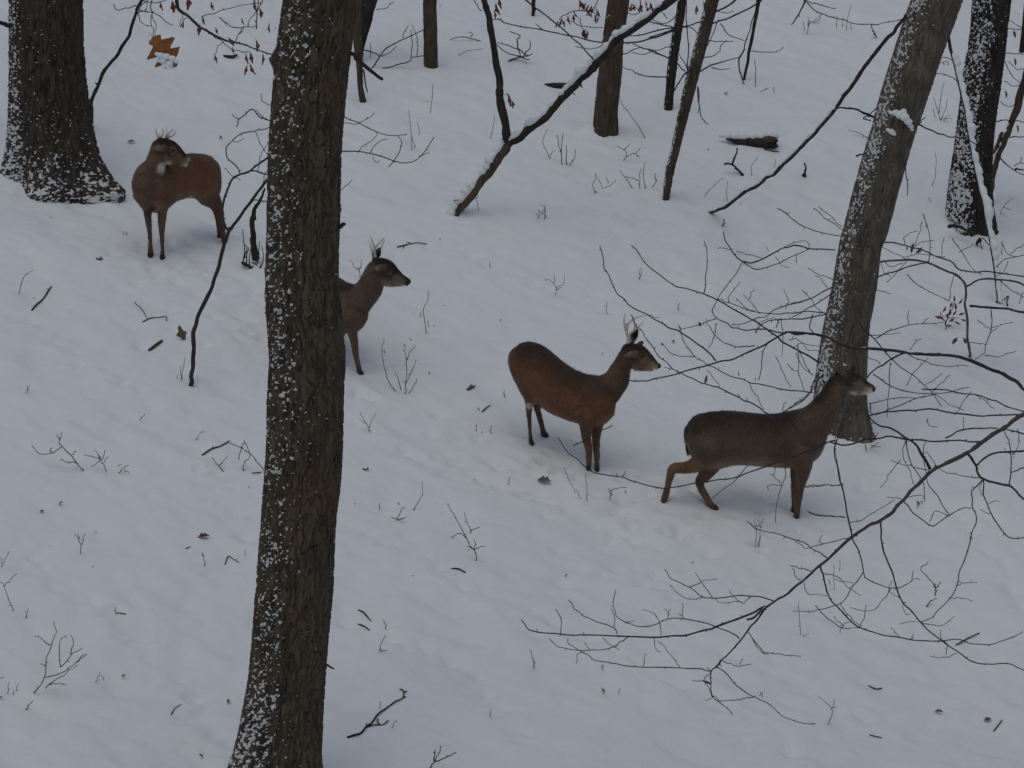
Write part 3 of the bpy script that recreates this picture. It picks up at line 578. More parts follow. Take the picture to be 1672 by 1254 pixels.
net(s1, ZO, [([(1600, 1010), (1540, 975), (1470, 945), (1410, 905), (1352, 862), (1300, 905), (1258, 935), (1245, 965), (1230, 1005)], 2.6, 1.4), ([(1258, 935), (1225, 920), (1195, 900)], 1.4, 1.1), ([(1500, 828), (1440, 790), (1422, 735)], 1.3, 1), ([(1470, 945), (1430, 900), (1395, 865)], 1.3, 1)], y, y, M_TWIG, 'twig')
net(s2, ZB, [([(440, 790), (490, 773), (560, 772), (640, 785), (740, 815), (820, 838), (890, 810), (940, 750), (965, 700)], 2.2, 1.3), ([(735, 855), (780, 800), (800, 740), (785, 700)], 1.6, 1.1), ([(450, 560), (500, 590), (580, 630), (680, 680), (760, 697), (830, 685)], 1.8, 1.2), ([(450, 632), (500, 630), (580, 632), (630, 600)], 1.3, 1),
             ([(640, 785), (680, 730), (730, 712)], 1.3, 1), ([(580, 780), (600, 750), (660, 710), (680, 680)], 1.3, 1), ([(480, 975), (510, 960), (550, 918)], 1.2, 1), ([(890, 800), (920, 790), (945, 780)], 1.2, 1), ([(655, 800), (670, 830), (690, 815)], 1.1, 1), ([(620, 610), (650, 595), (662, 568)], 1.1, 1)], y, y, M_TWIG, 'twig')
net(tG, ZB, [([(480, 580), (560, 540), (600, 515), (700, 450), (820, 375)], 1.8, 1.1), ([(490, 520), (510, 495), (540, 458), (580, 430)], 3, 2), ([(600, 400), (655, 345), (690, 290), (730, 240), (800, 205), (915, 150)], 2.6, 1.5), ([(610, 430), (680, 460), (740, 520), (790, 548), (860, 522)], 1.8, 1.2), ([(650, 360), (750, 340), (840, 315), (860, 292), (915, 285)], 1.9, 1.4),
             ([(605, 255), (650, 265), (692, 288)], 2, 1.6), ([(850, 292), (855, 210), (850, 150)], 1.4, 1), ([(880, 285), (885, 200), (860, 130)], 1.4, 1), ([(700, 290), (740, 270), (775, 240)], 1.3, 1), ([(810, 195), (812, 165), (838, 132)], 1.3, 1), ([(640, 300), (642, 260), (642, 215)], 1.2, 1), ([(530, 370), (560, 380), (590, 410)], 1.4, 1.1), ([(670, 50), (720, 40), (760, 10)], 1.3, 1)], pG.y-.2, pG.y-.2)

# ------------------------------------------------------------------ young tree just outside the right edge; its sprays cross the picture low on the right
xF = 4.55; yF = 23.6; tFr = thing('bare_tree', Vector((xF, yF, gz(xF, yF))), 'bare young tree at the right edge, its long branches hanging across the lower right', 'tree')
mb = MB(); zg = gz(xF, yF); cc = crom([(xF, yF, zg-.3), (xF+.03, yF, zg+1.2), (xF-.02, yF, zg+3), (xF+.1, yF+.1, zg+5), (xF+.2, yF+.1, zg+8)], 5)
tube(mb, cc, np.linspace(.09, .05, len(cc)), 14); mb.build('trunk', M_TWIG, tFr)
JU = 836 + xF/(yF/CP)*FX*1.0
yN = 24.0
m1, C, R = stem('branch', ZH, [(1900, -260), (1600, -170), (1330, -78), (1210, 0), (1120, 62), (1040, 122), (940, 172), (860, 212), (790, 277), (700, 362), (650, 420), (590, 466), (520, 505), (440, 556), (350, 640), (280, 702), (180, 788), (90, 856), (0, 915), (-55, 960), (-90, 978)], 8.5, 3.6, yF, yN, M_REDTWIG, tFr, 8)
snow_line(C, R, m1, (.05, .95), .6, (-.45, -.05, .9), .8)
net(m1, ZI, [([(1222, 388), (1120, 435), (1000, 480), (940, 500), (870, 520), (750, 535), (560, 535), (380, 525), (280, 533), (180, 520), (90, 508), (55, 485), (35, 455)], 3.8, 1.6), ([(1225, 392), (1180, 460), (1130, 520), (1060, 600), (1010, 655), (960, 705)], 3.2, 2.2)], yN, yN-.2, M_TWIG, 'side_branch')
net(m1, ZI, [([(960, 705), (955, 760), (970, 830), (1020, 870), (1045, 890), (1062, 925)], 1.9, 1.2), ([(960, 705), (850, 690), (640, 682), (500, 670), (400, 655), (340, 615), (270, 570), (262, 545)], 2, 1.2), ([(555, 537), (515, 565), (470, 590), (380, 605), (290, 605), (220, 585), (165, 548)], 1.8, 1.2), ([(500, 525), (485, 492), (400, 465), (330, 430), (290, 395), (258, 352)], 1.8, 1.2),
             ([(487, 490), (490, 455), (470, 405)], 1.2, 1), ([(1095, 545), (1040, 510), (960, 480), (880, 458), (800, 450), (740, 450), (680, 475), (600, 487), (530, 460), (490, 420), (485, 360), (498, 308)], 2, 1.2), ([(715, 530), (705, 460), (680, 420), (625, 400)], 1.4, 1), ([(1260, 362), (1200, 342), (1100, 335), (1000, 348), (920, 343), (850, 295), (770, 255), (730, 205)], 2.2, 1.3),
             ([(850, 295), (920, 268), (985, 253)], 1.4, 1), ([(965, 345), (910, 275), (880, 225)], 1.4, 1), ([(920, 343), (860, 357), (800, 325), (755, 285)], 1.4, 1), ([(1150, 345), (1110, 370), (1070, 345), (1050, 315)], 1.3, 1), ([(1110, 368), (1050, 365), (1000, 372), (975, 345)], 1.3, 1), ([(225, 527), (225, 450), (205, 400)], 1.4, 1.1), ([(810, 690), (760, 620), (700, 555)], 1.3, 1), ([(628, 680), (638, 615)], 1.3, 1),
             ([(680, 540), (685, 590), (710, 612)], 1.2, 1), ([(1140, 515), (1200, 598), (1250, 615), (1300, 625), (1400, 636)], 1.7, 1.2), ([(1160, 545), (1200, 605), (1235, 625)], 1.1, 1), ([(1015, 655), (1060, 670), (1110, 677), (1155, 668)], 1.5, 1.1), ([(1100, 670), (1112, 640)], 1.2, 1), ([(985, 685), (1040, 720), (1100, 790), (1170, 832), (1240, 860), (1300, 915), (1380, 955), (1465, 960)], 1.9, 1.2),
             ([(1165, 832), (1080, 847), (1000, 845), (968, 830), (930, 848)], 1.5, 1.1), ([(745, 450), (748, 420), (735, 400)], 1.2, 1), ([(748, 425), (765, 400)], 1.1, 1), ([(825, 448), (822, 410), (820, 370)], 1.2, 1), ([(822, 435), (795, 425)], 1, 1), ([(340, 610), (305, 625), (303, 665)], 1.2, 1), ([(1210, 832), (1208, 808), (1190, 825)], 1.1, 1), ([(960, 705), (940, 680)], 1.2, 1), ([(960, 705), (930, 740), (910, 752), (865, 745)], 1.4, 1.1),
             ([(975, 690), (1000, 655), (1020, 650)], 1.2, 1), ([(545, 470), (582, 455)], 1.1, 1), ([(970, 832), (955, 800), (930, 765)], 1.1, 1), ([(365, 605), (348, 568)], 1.1, 1), ([(430, 540), (470, 580), (512, 602)], 1.1, .9)], yN-.15, yN-.25, M_TWIG, 'twig')
lf = hang_leaf(1148, 1112, yN-.2, 15, 5, M_LEAFD, m1, 1.25, curl=.5, pointed=True)
net(m1, ZH, [([(445, 556), (430, 480), (410, 380), (385, 270), (360, 150), (360, 70), (380, 0), (400, -60)], 2.8, 1.8), ([(445, 560), (475, 620), (500, 735), (520, 765), (580, 795), (640, 815), (700, 808), (750, 770), (760, 725)], 2.2, 1.2), ([(590, 468), (595, 560), (620, 660), (655, 760), (690, 860), (750, 940), (800, 1000), (880, 1070), (980, 1140), (1060, 1190), (1160, 1207), (1250, 1205), (1320, 1240), (1400, 1300)], 2.9, 1.6),
             ([(280, 702), (300, 790), (330, 865), (390, 935), (440, 990), (500, 1030), (600, 1055), (740, 1078), (880, 1088), (980, 1078), (1060, 1102), (1160, 1102), (1240, 1075), (1315, 1040)], 2.9, 1.4), ([(1025, 125), (1060, 170), (1085, 215), (1110, 258), (1180, 275), (1240, 290), (1290, 325), (1350, 375), (1450, 400)], 4.2, 3), ([(845, 210), (800, 140), (770, 85), (720, 45), (640, 0), (560, -30), (505, -95)], 5.5, 1.8)], yN, yN-.2, M_TWIG, 'side_branch')
net(m1, ZH, [([(500, 735), (440, 820), (385, 888), (300, 920), (220, 935), (140, 938)], 1.8, 1.1), ([(385, 888), (400, 930), (440, 970), (490, 1015)], 1.4, 1), ([(640, 815), (590, 890), (530, 935), (430, 918)], 1.5, 1), ([(515, 905), (510, 960), (480, 1015)], 1.4, 1), ([(255, 905), (320, 975), (400, 1020), (490, 1022)], 1.7, 1.1), ([(700, 365), (760, 430), (850, 497), (930, 455), (1000, 412), (1050, 402)], 2.1, 1.4),
             ([(840, 475), (870, 425), (940, 440)], 1.3, 1), ([(940, 440), (880, 345), (830, 270), (805, 130), (822, 65)], 1.6, 1.3), ([(430, 482), (500, 465), (580, 415), (665, 368)], 1.5, 1.1), ([(410, 455), (300, 445), (215, 423)], 1.4, 1), ([(385, 290), (290, 290), (205, 305)], 1.4, 1), ([(440, 556), (350, 580), (250, 600), (195, 607), (148, 568)], 1.5, 1.1), ([(315, 660), (240, 610), (150, 565), (50, 535), (-60, 505), (-100, 470)], 1.9, 1.2),
             ([(235, 730), (180, 715), (128, 705)], 1.7, 1.3), ([(140, 712), (150, 750), (190, 790), (220, 850), (265, 848), (312, 856)], 1.3, 1), ([(300, 742), (380, 765), (430, 820), (490, 855)], 1.4, 1), ([(1080, 187), (1130, 145), (1200, 122), (1330, 112), (1450, 110)], 3, 3), ([(1245, 290), (1262, 180), (1250, 80), (1222, 0)], 2.2, 1.4), ([(1255, 225), (1330, 203), (1420, 190)], 2, 2),
             ([(1110, 262), (1060, 320), (1060, 390), (1080, 460), (1050, 560), (1010, 690), (975, 800), (945, 865), (880, 935), (840, 970), (790, 985)], 2.2, 1.4), ([(975, 805), (1020, 793), (1085, 792)], 1.3, 1), ([(945, 865), (1000, 868), (1060, 880)], 1.3, 1), ([(790, 988), (860, 1008), (910, 1005), (965, 962)], 1.4, 1), ([(690, 1000), (740, 985), (785, 988)], 1.3, 1), ([(1115, 265), (1120, 340), (1150, 430), (1200, 500), (1240, 550), (1290, 565), (1340, 558)], 2.2, 1.7),
             ([(1142, 385), (1195, 368)], 1.2, 1), ([(720, 60), (750, 180), (800, 270), (815, 365)], 1.9, 1.2), ([(720, 60), (700, 140), (730, 200), (760, 290)], 1.4, 1), ([(1110, 250), (1000, 240), (900, 215), (820, 115)], 1.4, 1), ([(845, 212), (760, 192), (700, 180), (640, 160)], 1.5, 1), ([(690, 160), (640, 220), (590, 298)], 1.3, 1), ([(885, 1085), (925, 1100), (925, 1155)], 1.6, 1.1), ([(980, 1150), (920, 1168), (840, 1168)], 1.4, 1),
             ([(640, 1020), (660, 1035), (685, 1060)], 1.2, 1), ([(650, 780), (630, 830), (690, 865)], 1.2, 1), ([(450, 790), (400, 780), (360, 770)], 1, 1), ([(440, 985), (400, 1005), (380, 1045)], 1.3, 1), ([(350, 960), (400, 1010)], 1.2, 1), ([(720, 890), (700, 900), (715, 945), (740, 950)], 1.1, 1), ([(905, 1085), (895, 1030)], 1.2, 1), ([(740, 1078), (760, 1050)], 1.1, 1), ([(1290, 0), (1300, 60), (1270, 130), (1220, 105)], 1.4, 1), ([(700, 362), (650, 355), (625, 352)], 1.3, 1), ([(700, 362), (760, 345), (820, 342)], 1.3, 1),
             ([(1110, 262), (1095, 300), (1115, 340)], 1.3, 1), ([(1160, 440), (1130, 430), (1100, 418)], 1.2, 1), ([(752, 772), (795, 768)], 1.1, 1), ([(280, 590), (275, 570), (295, 545)], 1.1, 1)], yN-.05, yN-.25, M_TWIG, 'twig')
# second limb: arches in at the right edge and reaches left across the leaning trunk
m2, C, R = stem('branch', ZF, [(1700, 1150), (1500, 1020), (1340, 932), (1270, 880), (1190, 840), (1080, 790), (980, 762), (860, 747), (700, 736), (560, 718), (440, 712), (395, 700), (290, 650), (200, 640), (100, 632)], 7.5, 3, yF, yN+.6, M_TWIG, tFr, 8)
snow_line(C, R, m2, (.1, .8), .55, (-.1, -.05, .95), .8)
ZQ = (1050, 570, 4.078); ZR = (810, 500, 4.323)
net(m2, ZF, [([(710, 740), (640, 775), (590, 808), (520, 866)], 3.2, 2.2), ([(480, 590), (530, 645), (570, 682), (640, 770), (760, 860), (850, 940), (900, 1010)], 2.4, 1.2), ([(330, 1195), (400, 1215), (500, 1190), (620, 1170), (720, 1182), (830, 1190), (920, 1188), (1020, 1193), (1132, 1197)], 2.8, 2.4), ([(520, 1085), (540, 1055), (700, 1040), (830, 1030), (1000, 1055), (1150, 1065), (1330, 1055), (1500, 1050)], 2.4, 2.4),
             ([(535, 1000), (560, 1060), (700, 1000), (830, 960), (960, 935), (1045, 915)], 1.8, 1.2), ([(800, 925), (930, 935), (1100, 960), (1200, 1000), (1340, 1045)], 2, 2), ([(550, 850), (640, 910), (760, 940), (860, 945)], 2, 1.3), ([(640, 790), (630, 950), (620, 1070)], 1.7, 1), ([(530, 1000), (650, 975), (800, 965), (880, 940)], 1.5, 1), ([(920, 1175), (1000, 1140), (1150, 1125), (1330, 1155)], 2.4, 2.2), ([(720, 740), (830, 790), (920, 808), (1040, 806)], 1.5, 1.1), ([(905, 845), (860, 880), (815, 905)], 1.2, 1), ([(945, 855), (905, 890), (850, 940)], 1.2, 1),
             ([(720, 910), (760, 840), (830, 770)], 1.3, 1), ([(740, 725), (770, 680), (795, 672)], 1.2, 1), ([(570, 665), (640, 630), (730, 600), (820, 590), (915, 580)], 1.9, 1.1), ([(735, 600), (728, 560), (728, 525)], 1.2, 1), ([(800, 590), (832, 560)], 1.2, 1), ([(530, 650), (600, 645), (690, 640)], 1.3, 1), ([(1010, 1140), (1012, 1070)], 1.1, 1), ([(830, 1075), (835, 1110), (880, 1125)], 1.2, 1), ([(1060, 950), (1130, 990), (1170, 1030)], 1.2, 1), ([(1050, 940), (1000, 1010), (970, 1060)], 1.2, 1), ([(880, 960), (950, 1010), (1010, 1030)], 1.1, 1),
             ([(60, 0), (150, 60), (250, 115), (390, 142)], 1.7, 1.4), ([(245, 0), (320, 60), (392, 108)], 1.4, 1.2), ([(270, -10), (330, 40), (395, 95)], 1.2, 1), ([(600, 270), (640, 300), (700, 285)], 1.2, 1), ([(520, 760), (560, 780), (585, 795)], 1.3, 1)], yN+.5, yN+.4, M_TWIG, 'twig')
net(m2, ZG, [([(1265, 560), (1200, 545), (1120, 545), (1060, 535), (960, 600), (880, 640), (780, 680), (690, 695), (600, 725), (500, 755), (400, 780), (310, 795), (245, 803), (180, 780)], 3.4, 1.8), ([(690, 690), (640, 640), (540, 560), (450, 515), (380, 475), (300, 430), (220, 385), (160, 320), (110, 230), (80, 150), (65, 72)], 2.6, 1.4), ([(1245, 700), (1150, 640), (1060, 590), (1000, 550), (930, 500), (870, 460), (780, 410), (690, 360), (620, 325), (500, 295), (420, 250), (330, 180), (280, 120), (238, 70)], 3, 1.5),
             ([(1060, 990), (1000, 985), (930, 950), (860, 910), (800, 880), (700, 835), (640, 815), (580, 795), (500, 755), (440, 720), (370, 650), (310, 560), (262, 500), (230, 440)], 2.6, 1.3), ([(1210, 860), (1100, 848), (1000, 835), (900, 810), (800, 780), (700, 740), (640, 705), (580, 670), (520, 580), (500, 510)], 2, 1.2)], yN+.5, yN+.5, M_TWIG, 'side_branch')
net(m2, ZG, [([(625, 325), (635, 230), (640, 100), (628, 48)], 1.7, 1.2), ([(1060, 545), (960, 520), (850, 525), (790, 510), (740, 485), (700, 460), (668, 430), (690, 370), (760, 270), (835, 160)], 2.2, 1.3), ([(690, 462), (640, 480), (600, 495), (500, 525), (480, 528)], 1.5, 1), ([(835, 155), (900, 155), (1000, 110), (1080, 75), (1150, 75), (1200, 85), (1330, 88)], 2.3, 2), ([(835, 155), (780, 110), (750, 60), (730, -10)], 2, 1.5), ([(840, 160), (910, 197), (1000, 175), (1100, 130), (1190, 90)], 1.7, 1.2),
             ([(800, 100), (870, 115), (940, 135)], 1.2, 1), ([(580, 670), (520, 668), (450, 655), (405, 600)], 1.4, 1), ([(900, 608), (800, 615), (730, 590), (690, 555), (650, 500), (635, 470)], 1.7, 1), ([(695, 490), (680, 550), (650, 630)], 1.3, 1), ([(1330, 288), (1200, 350), (1050, 400), (950, 450), (850, 480), (770, 500)], 2.1, 1.2), ([(1330, 315), (1200, 400), (1100, 460)], 1.9, 1.2), ([(1285, 435), (1180, 425), (1080, 435), (980, 435), (870, 420), (800, 395), (750, 375), (700, 355)], 1.9, 1.2),
             ([(1285, 440), (1150, 460), (1050, 470), (980, 475), (930, 500), (905, 540)], 2.1, 1.3), ([(1210, 440), (1195, 500), (1215, 545)], 2, 1.6), ([(1040, 460), (1048, 560), (1050, 668)], 1.4, 1), ([(1010, 465), (1030, 485), (1018, 512)], 2, 1.4), ([(970, 590), (940, 660), (925, 800)], 1.7, 1.2), ([(1225, 790), (1200, 860), (1140, 910), (1060, 962)], 2.2, 1.4), ([(1240, 760), (1180, 880), (1080, 950), (1030, 990)], 1.8, 1.3), ([(640, 738), (680, 790), (715, 835)], 1.2, 1), ([(870, 810), (920, 900), (945, 950)], 1.3, 1),
             ([(1010, 665), (1050, 750), (1095, 835)], 1.3, 1), ([(1130, 600), (1135, 740), (1162, 858)], 1.3, 1), ([(1140, 640), (1165, 700), (1205, 765)], 1.4, 1), ([(1075, 705), (1100, 740), (1130, 750)], 1.1, 1), ([(1330, 255), (1230, 215), (1180, 195)], 1.4, 1), ([(1290, 295), (1260, 250), (1225, 235)], 1.2, 1), ([(1065, 410), (1078, 360), (1050, 305)], 1.3, 1), ([(930, 440), (880, 375), (835, 328)], 1.2, 1), ([(870, 360), (878, 330), (900, 308)], 1.2, 1), ([(760, 380), (765, 330), (818, 268)], 1.3, 1), ([(800, 355), (850, 405), (900, 420)], 1.2, 1),
             ([(1085, 580), (1120, 570), (1160, 600), (1250, 610)], 1.3, 1), ([(1100, 620), (1150, 600), (1180, 630), (1255, 640)], 1.2, 1), ([(1120, 650), (1170, 740), (1215, 765)], 1.2, 1), ([(970, 100), (960, 70)], 1, .8), ([(1060, 75), (1150, 42), (1190, 60), (1185, 90)], 1.1, .9), ([(1120, 115), (1130, 165)], 1.1, .9), ([(700, 85), (740, 88), (765, 92)], 1.3, 1), ([(320, 445), (385, 458)], 1.1, .9), ([(1010, 130), (1050, 180), (1085, 185)], 1, .9), ([(905, 540), (915, 520), (930, 480), (1000, 460)], 1.5, 1), ([(1090, 380), (1150, 375), (1200, 350)], 1.2, 1),
             ([(1155, 310), (1200, 350), (1230, 400), (1270, 430)], 1.2, 1), ([(815, 770), (812, 740)], 1.2, .9), ([(900, 800), (903, 780)], 1, .9), ([(815, 885), (812, 868)], 1.3, 1), ([(858, 905), (856, 890)], 1.3, 1), ([(500, 525), (492, 490)], 1, .8), ([(1050, 960), (1055, 925), (1068, 912)], 1.3, 1)], yN+.45, yN+.45, M_TWIG, 'twig')
for (u, v, L, W, a) in ((1154, 613, 15, 5, -.2), (1141, 526, 9, 5, .4), (1080, 560, 6, 4, .5)): hang_leaf(u, v, yN+.4, L, W, M_LEAFD, m2, a, curl=.5, pointed=True)
net(m2, ZQ, [([(1290, 610), (1232, 624), (1100, 680), (1000, 715), (850, 775), (700, 820), (600, 855), (430, 885), (320, 900), (180, 930), (100, 928), (0, 905), (-60, 880), (-150, 852), (-240, 835), (-340, 810), (-430, 745), (-510, 675), (-575, 590)], 2.6, 1.4), ([(700, 770), (620, 860), (460, 990)], 1.5, 1.1), ([(955, 560), (950, 790), (930, 900), (885, 1030), (890, 1160)], 1.4, 1), ([(930, 905), (835, 910), (830, 940)], 1.2, 1),
             ([(1310, 520), (1280, 620), (1300, 800), (1340, 980)], 1.0, 1), ([(1080, 915), (1200, 905), (1310, 908)], 1.4, 1.2), ([(1095, 1080), (1200, 1110), (1345, 1115)], 1.3, 1), ([(910, 430), (960, 460), (1060, 480), (1150, 470), (1210, 450)], 1.3, 1), ([(920, 430), (1000, 380), (1060, 320)], 1.3, 1), ([(1300, 100), (1310, 200), (1330, 330), (1340, 420)], 1.4, 1), ([(1180, 320), (1260, 350), (1310, 330)], 1.2, 1), ([(880, 785), (875, 850), (925, 890)], 1.1, .9), ([(845, 835), (875, 850)], 1, .9)], yN+.3, yN+.2, M_TWIG, 'twig')
net(m2, ZR, [([(545, 985), (610, 950), (730, 890), (825, 845)], 1.9, 1.5), ([(590, 480), (610, 530), (640, 580), (740, 585), (850, 565)], 1.2, .9), ([(620, 500), (700, 550), (770, 575)], 1, .8), ([(895, 1200), (915, 1170)], 1.6, 1), ([(1280, 465), (1230, 440), (1180, 425)], 1.2, 1)], yN+.3, yN+.2, M_TWIG, 'twig')

# bent sapling right of the leaning trunk
p = G(1583, 583); y = p.y; t = thing('bent_sapling', p, 'thin sapling bowed over to the left beside the small leafy oak seedling', 'tree')
b1, C, R = stem('trunk', ZF, [(1045, 762), (1040, 720), (1033, 640), (1033, 560), (1022, 480), (1027, 410), (1005, 365), (940, 325), (880, 300), (825, 278), (760, 266), (680, 264), (596, 270), (540, 285)], 4.6, 3, y, y-.4, M_MAPLE, t, 8); snow_line(C, R, b1, (.05, .4), .5, (-.8, -.3, .4), .8)
net(b1, ZF, [([(1030, 400), (1075, 372), (1150, 360), (1250, 370), (1340, 398), (1450, 430)], 3, 2.4), ([(1046, 500), (1150, 510), (1250, 520), (1350, 542), (1450, 560)], 4, 3.5), ([(575, 352), (680, 318), (780, 286), (830, 280)], 2.4, 2), ([(606, 175), (700, 183), (780, 208), (860, 240), (940, 268), (1000, 318), (1100, 325), (1200, 330), (1340, 350)], 2.2, 2), ([(835, 275), (837, 130), (808, 28)], 1.5, 1), ([(765, 190), (790, 120), (800, 68)], 1.2, 1), ([(712, 185), (710, 150), (775, 112)], 1.3, 1),
             ([(900, 240), (905, 190), (915, 145)], 1.2, 1), ([(955, 155), (1010, 225), (1065, 315), (1110, 340)], 1.5, 1), ([(725, 340), (790, 400), (850, 430), (940, 475)], 1.5, 1), ([(938, 480), (950, 400), (962, 345)], 1.2, 1), ([(1155, 520), (1158, 620), (1130, 690), (1120, 742), (1070, 772)], 1.7, 1.1), ([(1155, 612), (1200, 598), (1270, 585)], 1.3, 1), ([(1085, 572), (1120, 600), (1150, 622)], 1.2, 1), ([(1040, 685), (1100, 690), (1130, 702)], 1.2, 1), ([(1122, 752), (1200, 760), (1240, 745), (1285, 735)], 1.4, 1),
             ([(1180, 300), (1230, 260), (1330, 238)], 1.4, 1.2), ([(1205, 175), (1240, 230), (1285, 245)], 1.2, 1), ([(1240, 270), (1220, 320), (1180, 350)], 1.2, 1), ([(1250, 235), (1300, 200), (1330, 183)], 1.2, 1), ([(1190, 360), (1250, 410), (1330, 460)], 1.4, 1), ([(990, 225), (1040, 200), (1060, 185)], 1.1, 1), ([(620, 380), (700, 300), (740, 250)], 1.2, 1), ([(560, 415), (640, 435)], 1.2, 1), ([(590, 280), (610, 330), (640, 350)], 1.2, 1), ([(600, 200), (660, 230), (720, 260)], 1.1, 1), ([(860, 165), (800, 175), (760, 200)], 1.1, .9), ([(1150, 640), (1190, 610)], 1, .9),
             ([(920, 250), (870, 245), (800, 235), (700, 250)], 1.2, 1), ([(1210, 240), (1215, 170)], 1.2, 1), ([(1300, 490), (1310, 450), (1330, 430)], 1.2, 1)], y-.1, y-.3, M_TWIG, 'twig')
for (u, v, L, W, a) in ((1492, 397, 16, 8, -.3), (1505, 404, 13, 9, -.7), (1481, 402, 8, 4, 0)): hang_leaf(u, v, y-.3, L, W, M_LEAFD, b1, a, curl=.6)
for (u, v, L, W, a) in ((1563, 551, 14, 9, -.6), (1573, 552, 12, 8, .5)): hang_leaf(u, v, y-.1, L, W, M_LEAFD, t, a, curl=.6)

# ------------------------------------------------------------------ logs, stump, snow caps
def snow_pile(mb, c, rx, ry, rz, seed=0, n=14, k=20):
    V = []; F = []
    for i in range(n):
        for j in range(k):
            a = math.pi*.5*i/(n-1); b = 2*math.pi*j/k; q = Vector((math.sin(a)*math.cos(b), math.sin(a)*math.sin(b), math.cos(a)))
            V.append((c.x+q.x*rx, c.y+q.y*ry, c.z+q.z*rz))
    V = np.array(V); V += .012*np.stack([vnoise(V*9+seed, 1), vnoise(V*9+seed, 2), vnoise(V*9+seed, 3)], -1)
    for i in range(n-1):
        for j in range(k): F.append((i*k+j, (i+1)*k+j, (i+1)*k+(j+1) % k, i*k+(j+1) % k))
    mb.add(V, F)
p = G(1230, 238); y = p.y; t = thing('snowy_log', p, 'short dark rotten log under a smooth pillow of snow at upper right', 'log')
mb = MB(); k_ = y/CP/FX; C_ = crom([tuple(PY(u, v, y+.02)) for u, v in ((1186, 227), (1196, 229), (1208, 231), (1222, 232), (1238, 232), (1252, 231), (1264, 230))], 4); R_ = np.interp(np.linspace(0, 1, len(C_)), [0, .15, .35, .55, .8, 1], [1.5, 3, 6.5, 10, 11, 9])*k_
tube(mb, C_, R_*(1+.06*vnoise(C_*14, 3)), 18); mb.build('log', M_DARKBARK, t)
stem('broken_end', ZD, [(640, 790), (680, 805), (710, 808)], 17, 4, y-.03, y-.03, M_DARKBARK, t, 10); stem('broken_end', ZD, [(645, 775), (685, 770), (700, 775)], 14, 4, y-.03, y-.05, M_BROWNBARK, t, 10)
stem('broken_end', ZD, [(640, 825), (680, 835), (715, 840)], 3, 1.5, y-.06, y-.1, M_DARKBARK, t)
mb = MB(); c = PY(1226, 219, y+.05); L_ = [((c.x+q, c.y, c.z-.015+r*.0), r) for q, r in ((-.30, .035), (-.23, .05), (-.15, .065), (-.07, .075), (.02, .08), (.11, .08), (.19, .07), (.25, .05))]; clump('snow_cap', L_, t, .012, .75)
for (u, v, dx, lab) in ((908, 142, .09, 'dark half-buried wood lump beside the forked tree, seen left of its stem'), (376, 95, .055, 'small dark half-buried wood lump at top left, right of the big orange leaf')):
    p = G(u, v); t = thing('buried_wood', p, lab, 'log'); s = dx*.5; mb = MB()
    tube(mb, crom([(p.x-dx*1.3, p.y, p.z+.03), (p.x-dx*.5, p.y-.02, p.z+.02), (p.x+dx*.4, p.y-.01, p.z+.015), (p.x+dx*1.3, p.y, p.z+.035)], 4), np.interp(np.linspace(0, 1, 13), [0, .4, .7, 1], [.008, s*.7, s*.75, .01]), 10); mb.build('wood', M_DARKBARK, t)
    clump('snow_cap', [((p.x+q*dx, p.y+.07, p.z+.01), r*dx) for q, r in ((-1.2, .5), (-.7, .75), (-.1, .9), (.5, .8), (1.1, .55))], t, .01, .7)
p = G(417, 430); y = p.y; t = thing('broken_stump', p, 'charred-looking broken stump with a jagged top, just left of the front oak', 'stump')
stem('stump', ZN, [(1105, 1130), (1095, 1040), (1082, 960), (1072, 880), (1080, 800), (1105, 735), (1135, 690), (1155, 640), (1170, 600)], 12, 3, y, y, M_DARKBARK, t, 12, sp=False)
stem('splinter', ZN, [(1090, 830), (1085, 770), (1110, 705)], 7, 3, y-.03, y-.03, M_DARKBARK, t)
for i, pts in enumerate(([(1010, 1140), (1015, 1080), (1005, 900)], [(1030, 1170), (1040, 1080), (1050, 1040)], [(1060, 1190), (1055, 1120), (1075, 1020)], [(1120, 1150), (1125, 1080), (1130, 1000)], [(1000, 1150), (1060, 1190), (1120, 1220), (1190, 1240)], [(1130, 1200), (1160, 1140), (1150, 1020)], [(1170, 1230), (1185, 1180), (1180, 1150)], [(1140, 1230), (1110, 1180), (1080, 1150)], [(1020, 1120), (1035, 1050), (1020, 1010)])):
    stem('sprout', ZN, pts, (5 if i == 4 else 2.4), (6 if i == 4 else 1.2), y-.05*(i % 3), y-.08, M_DARKBARK, t)

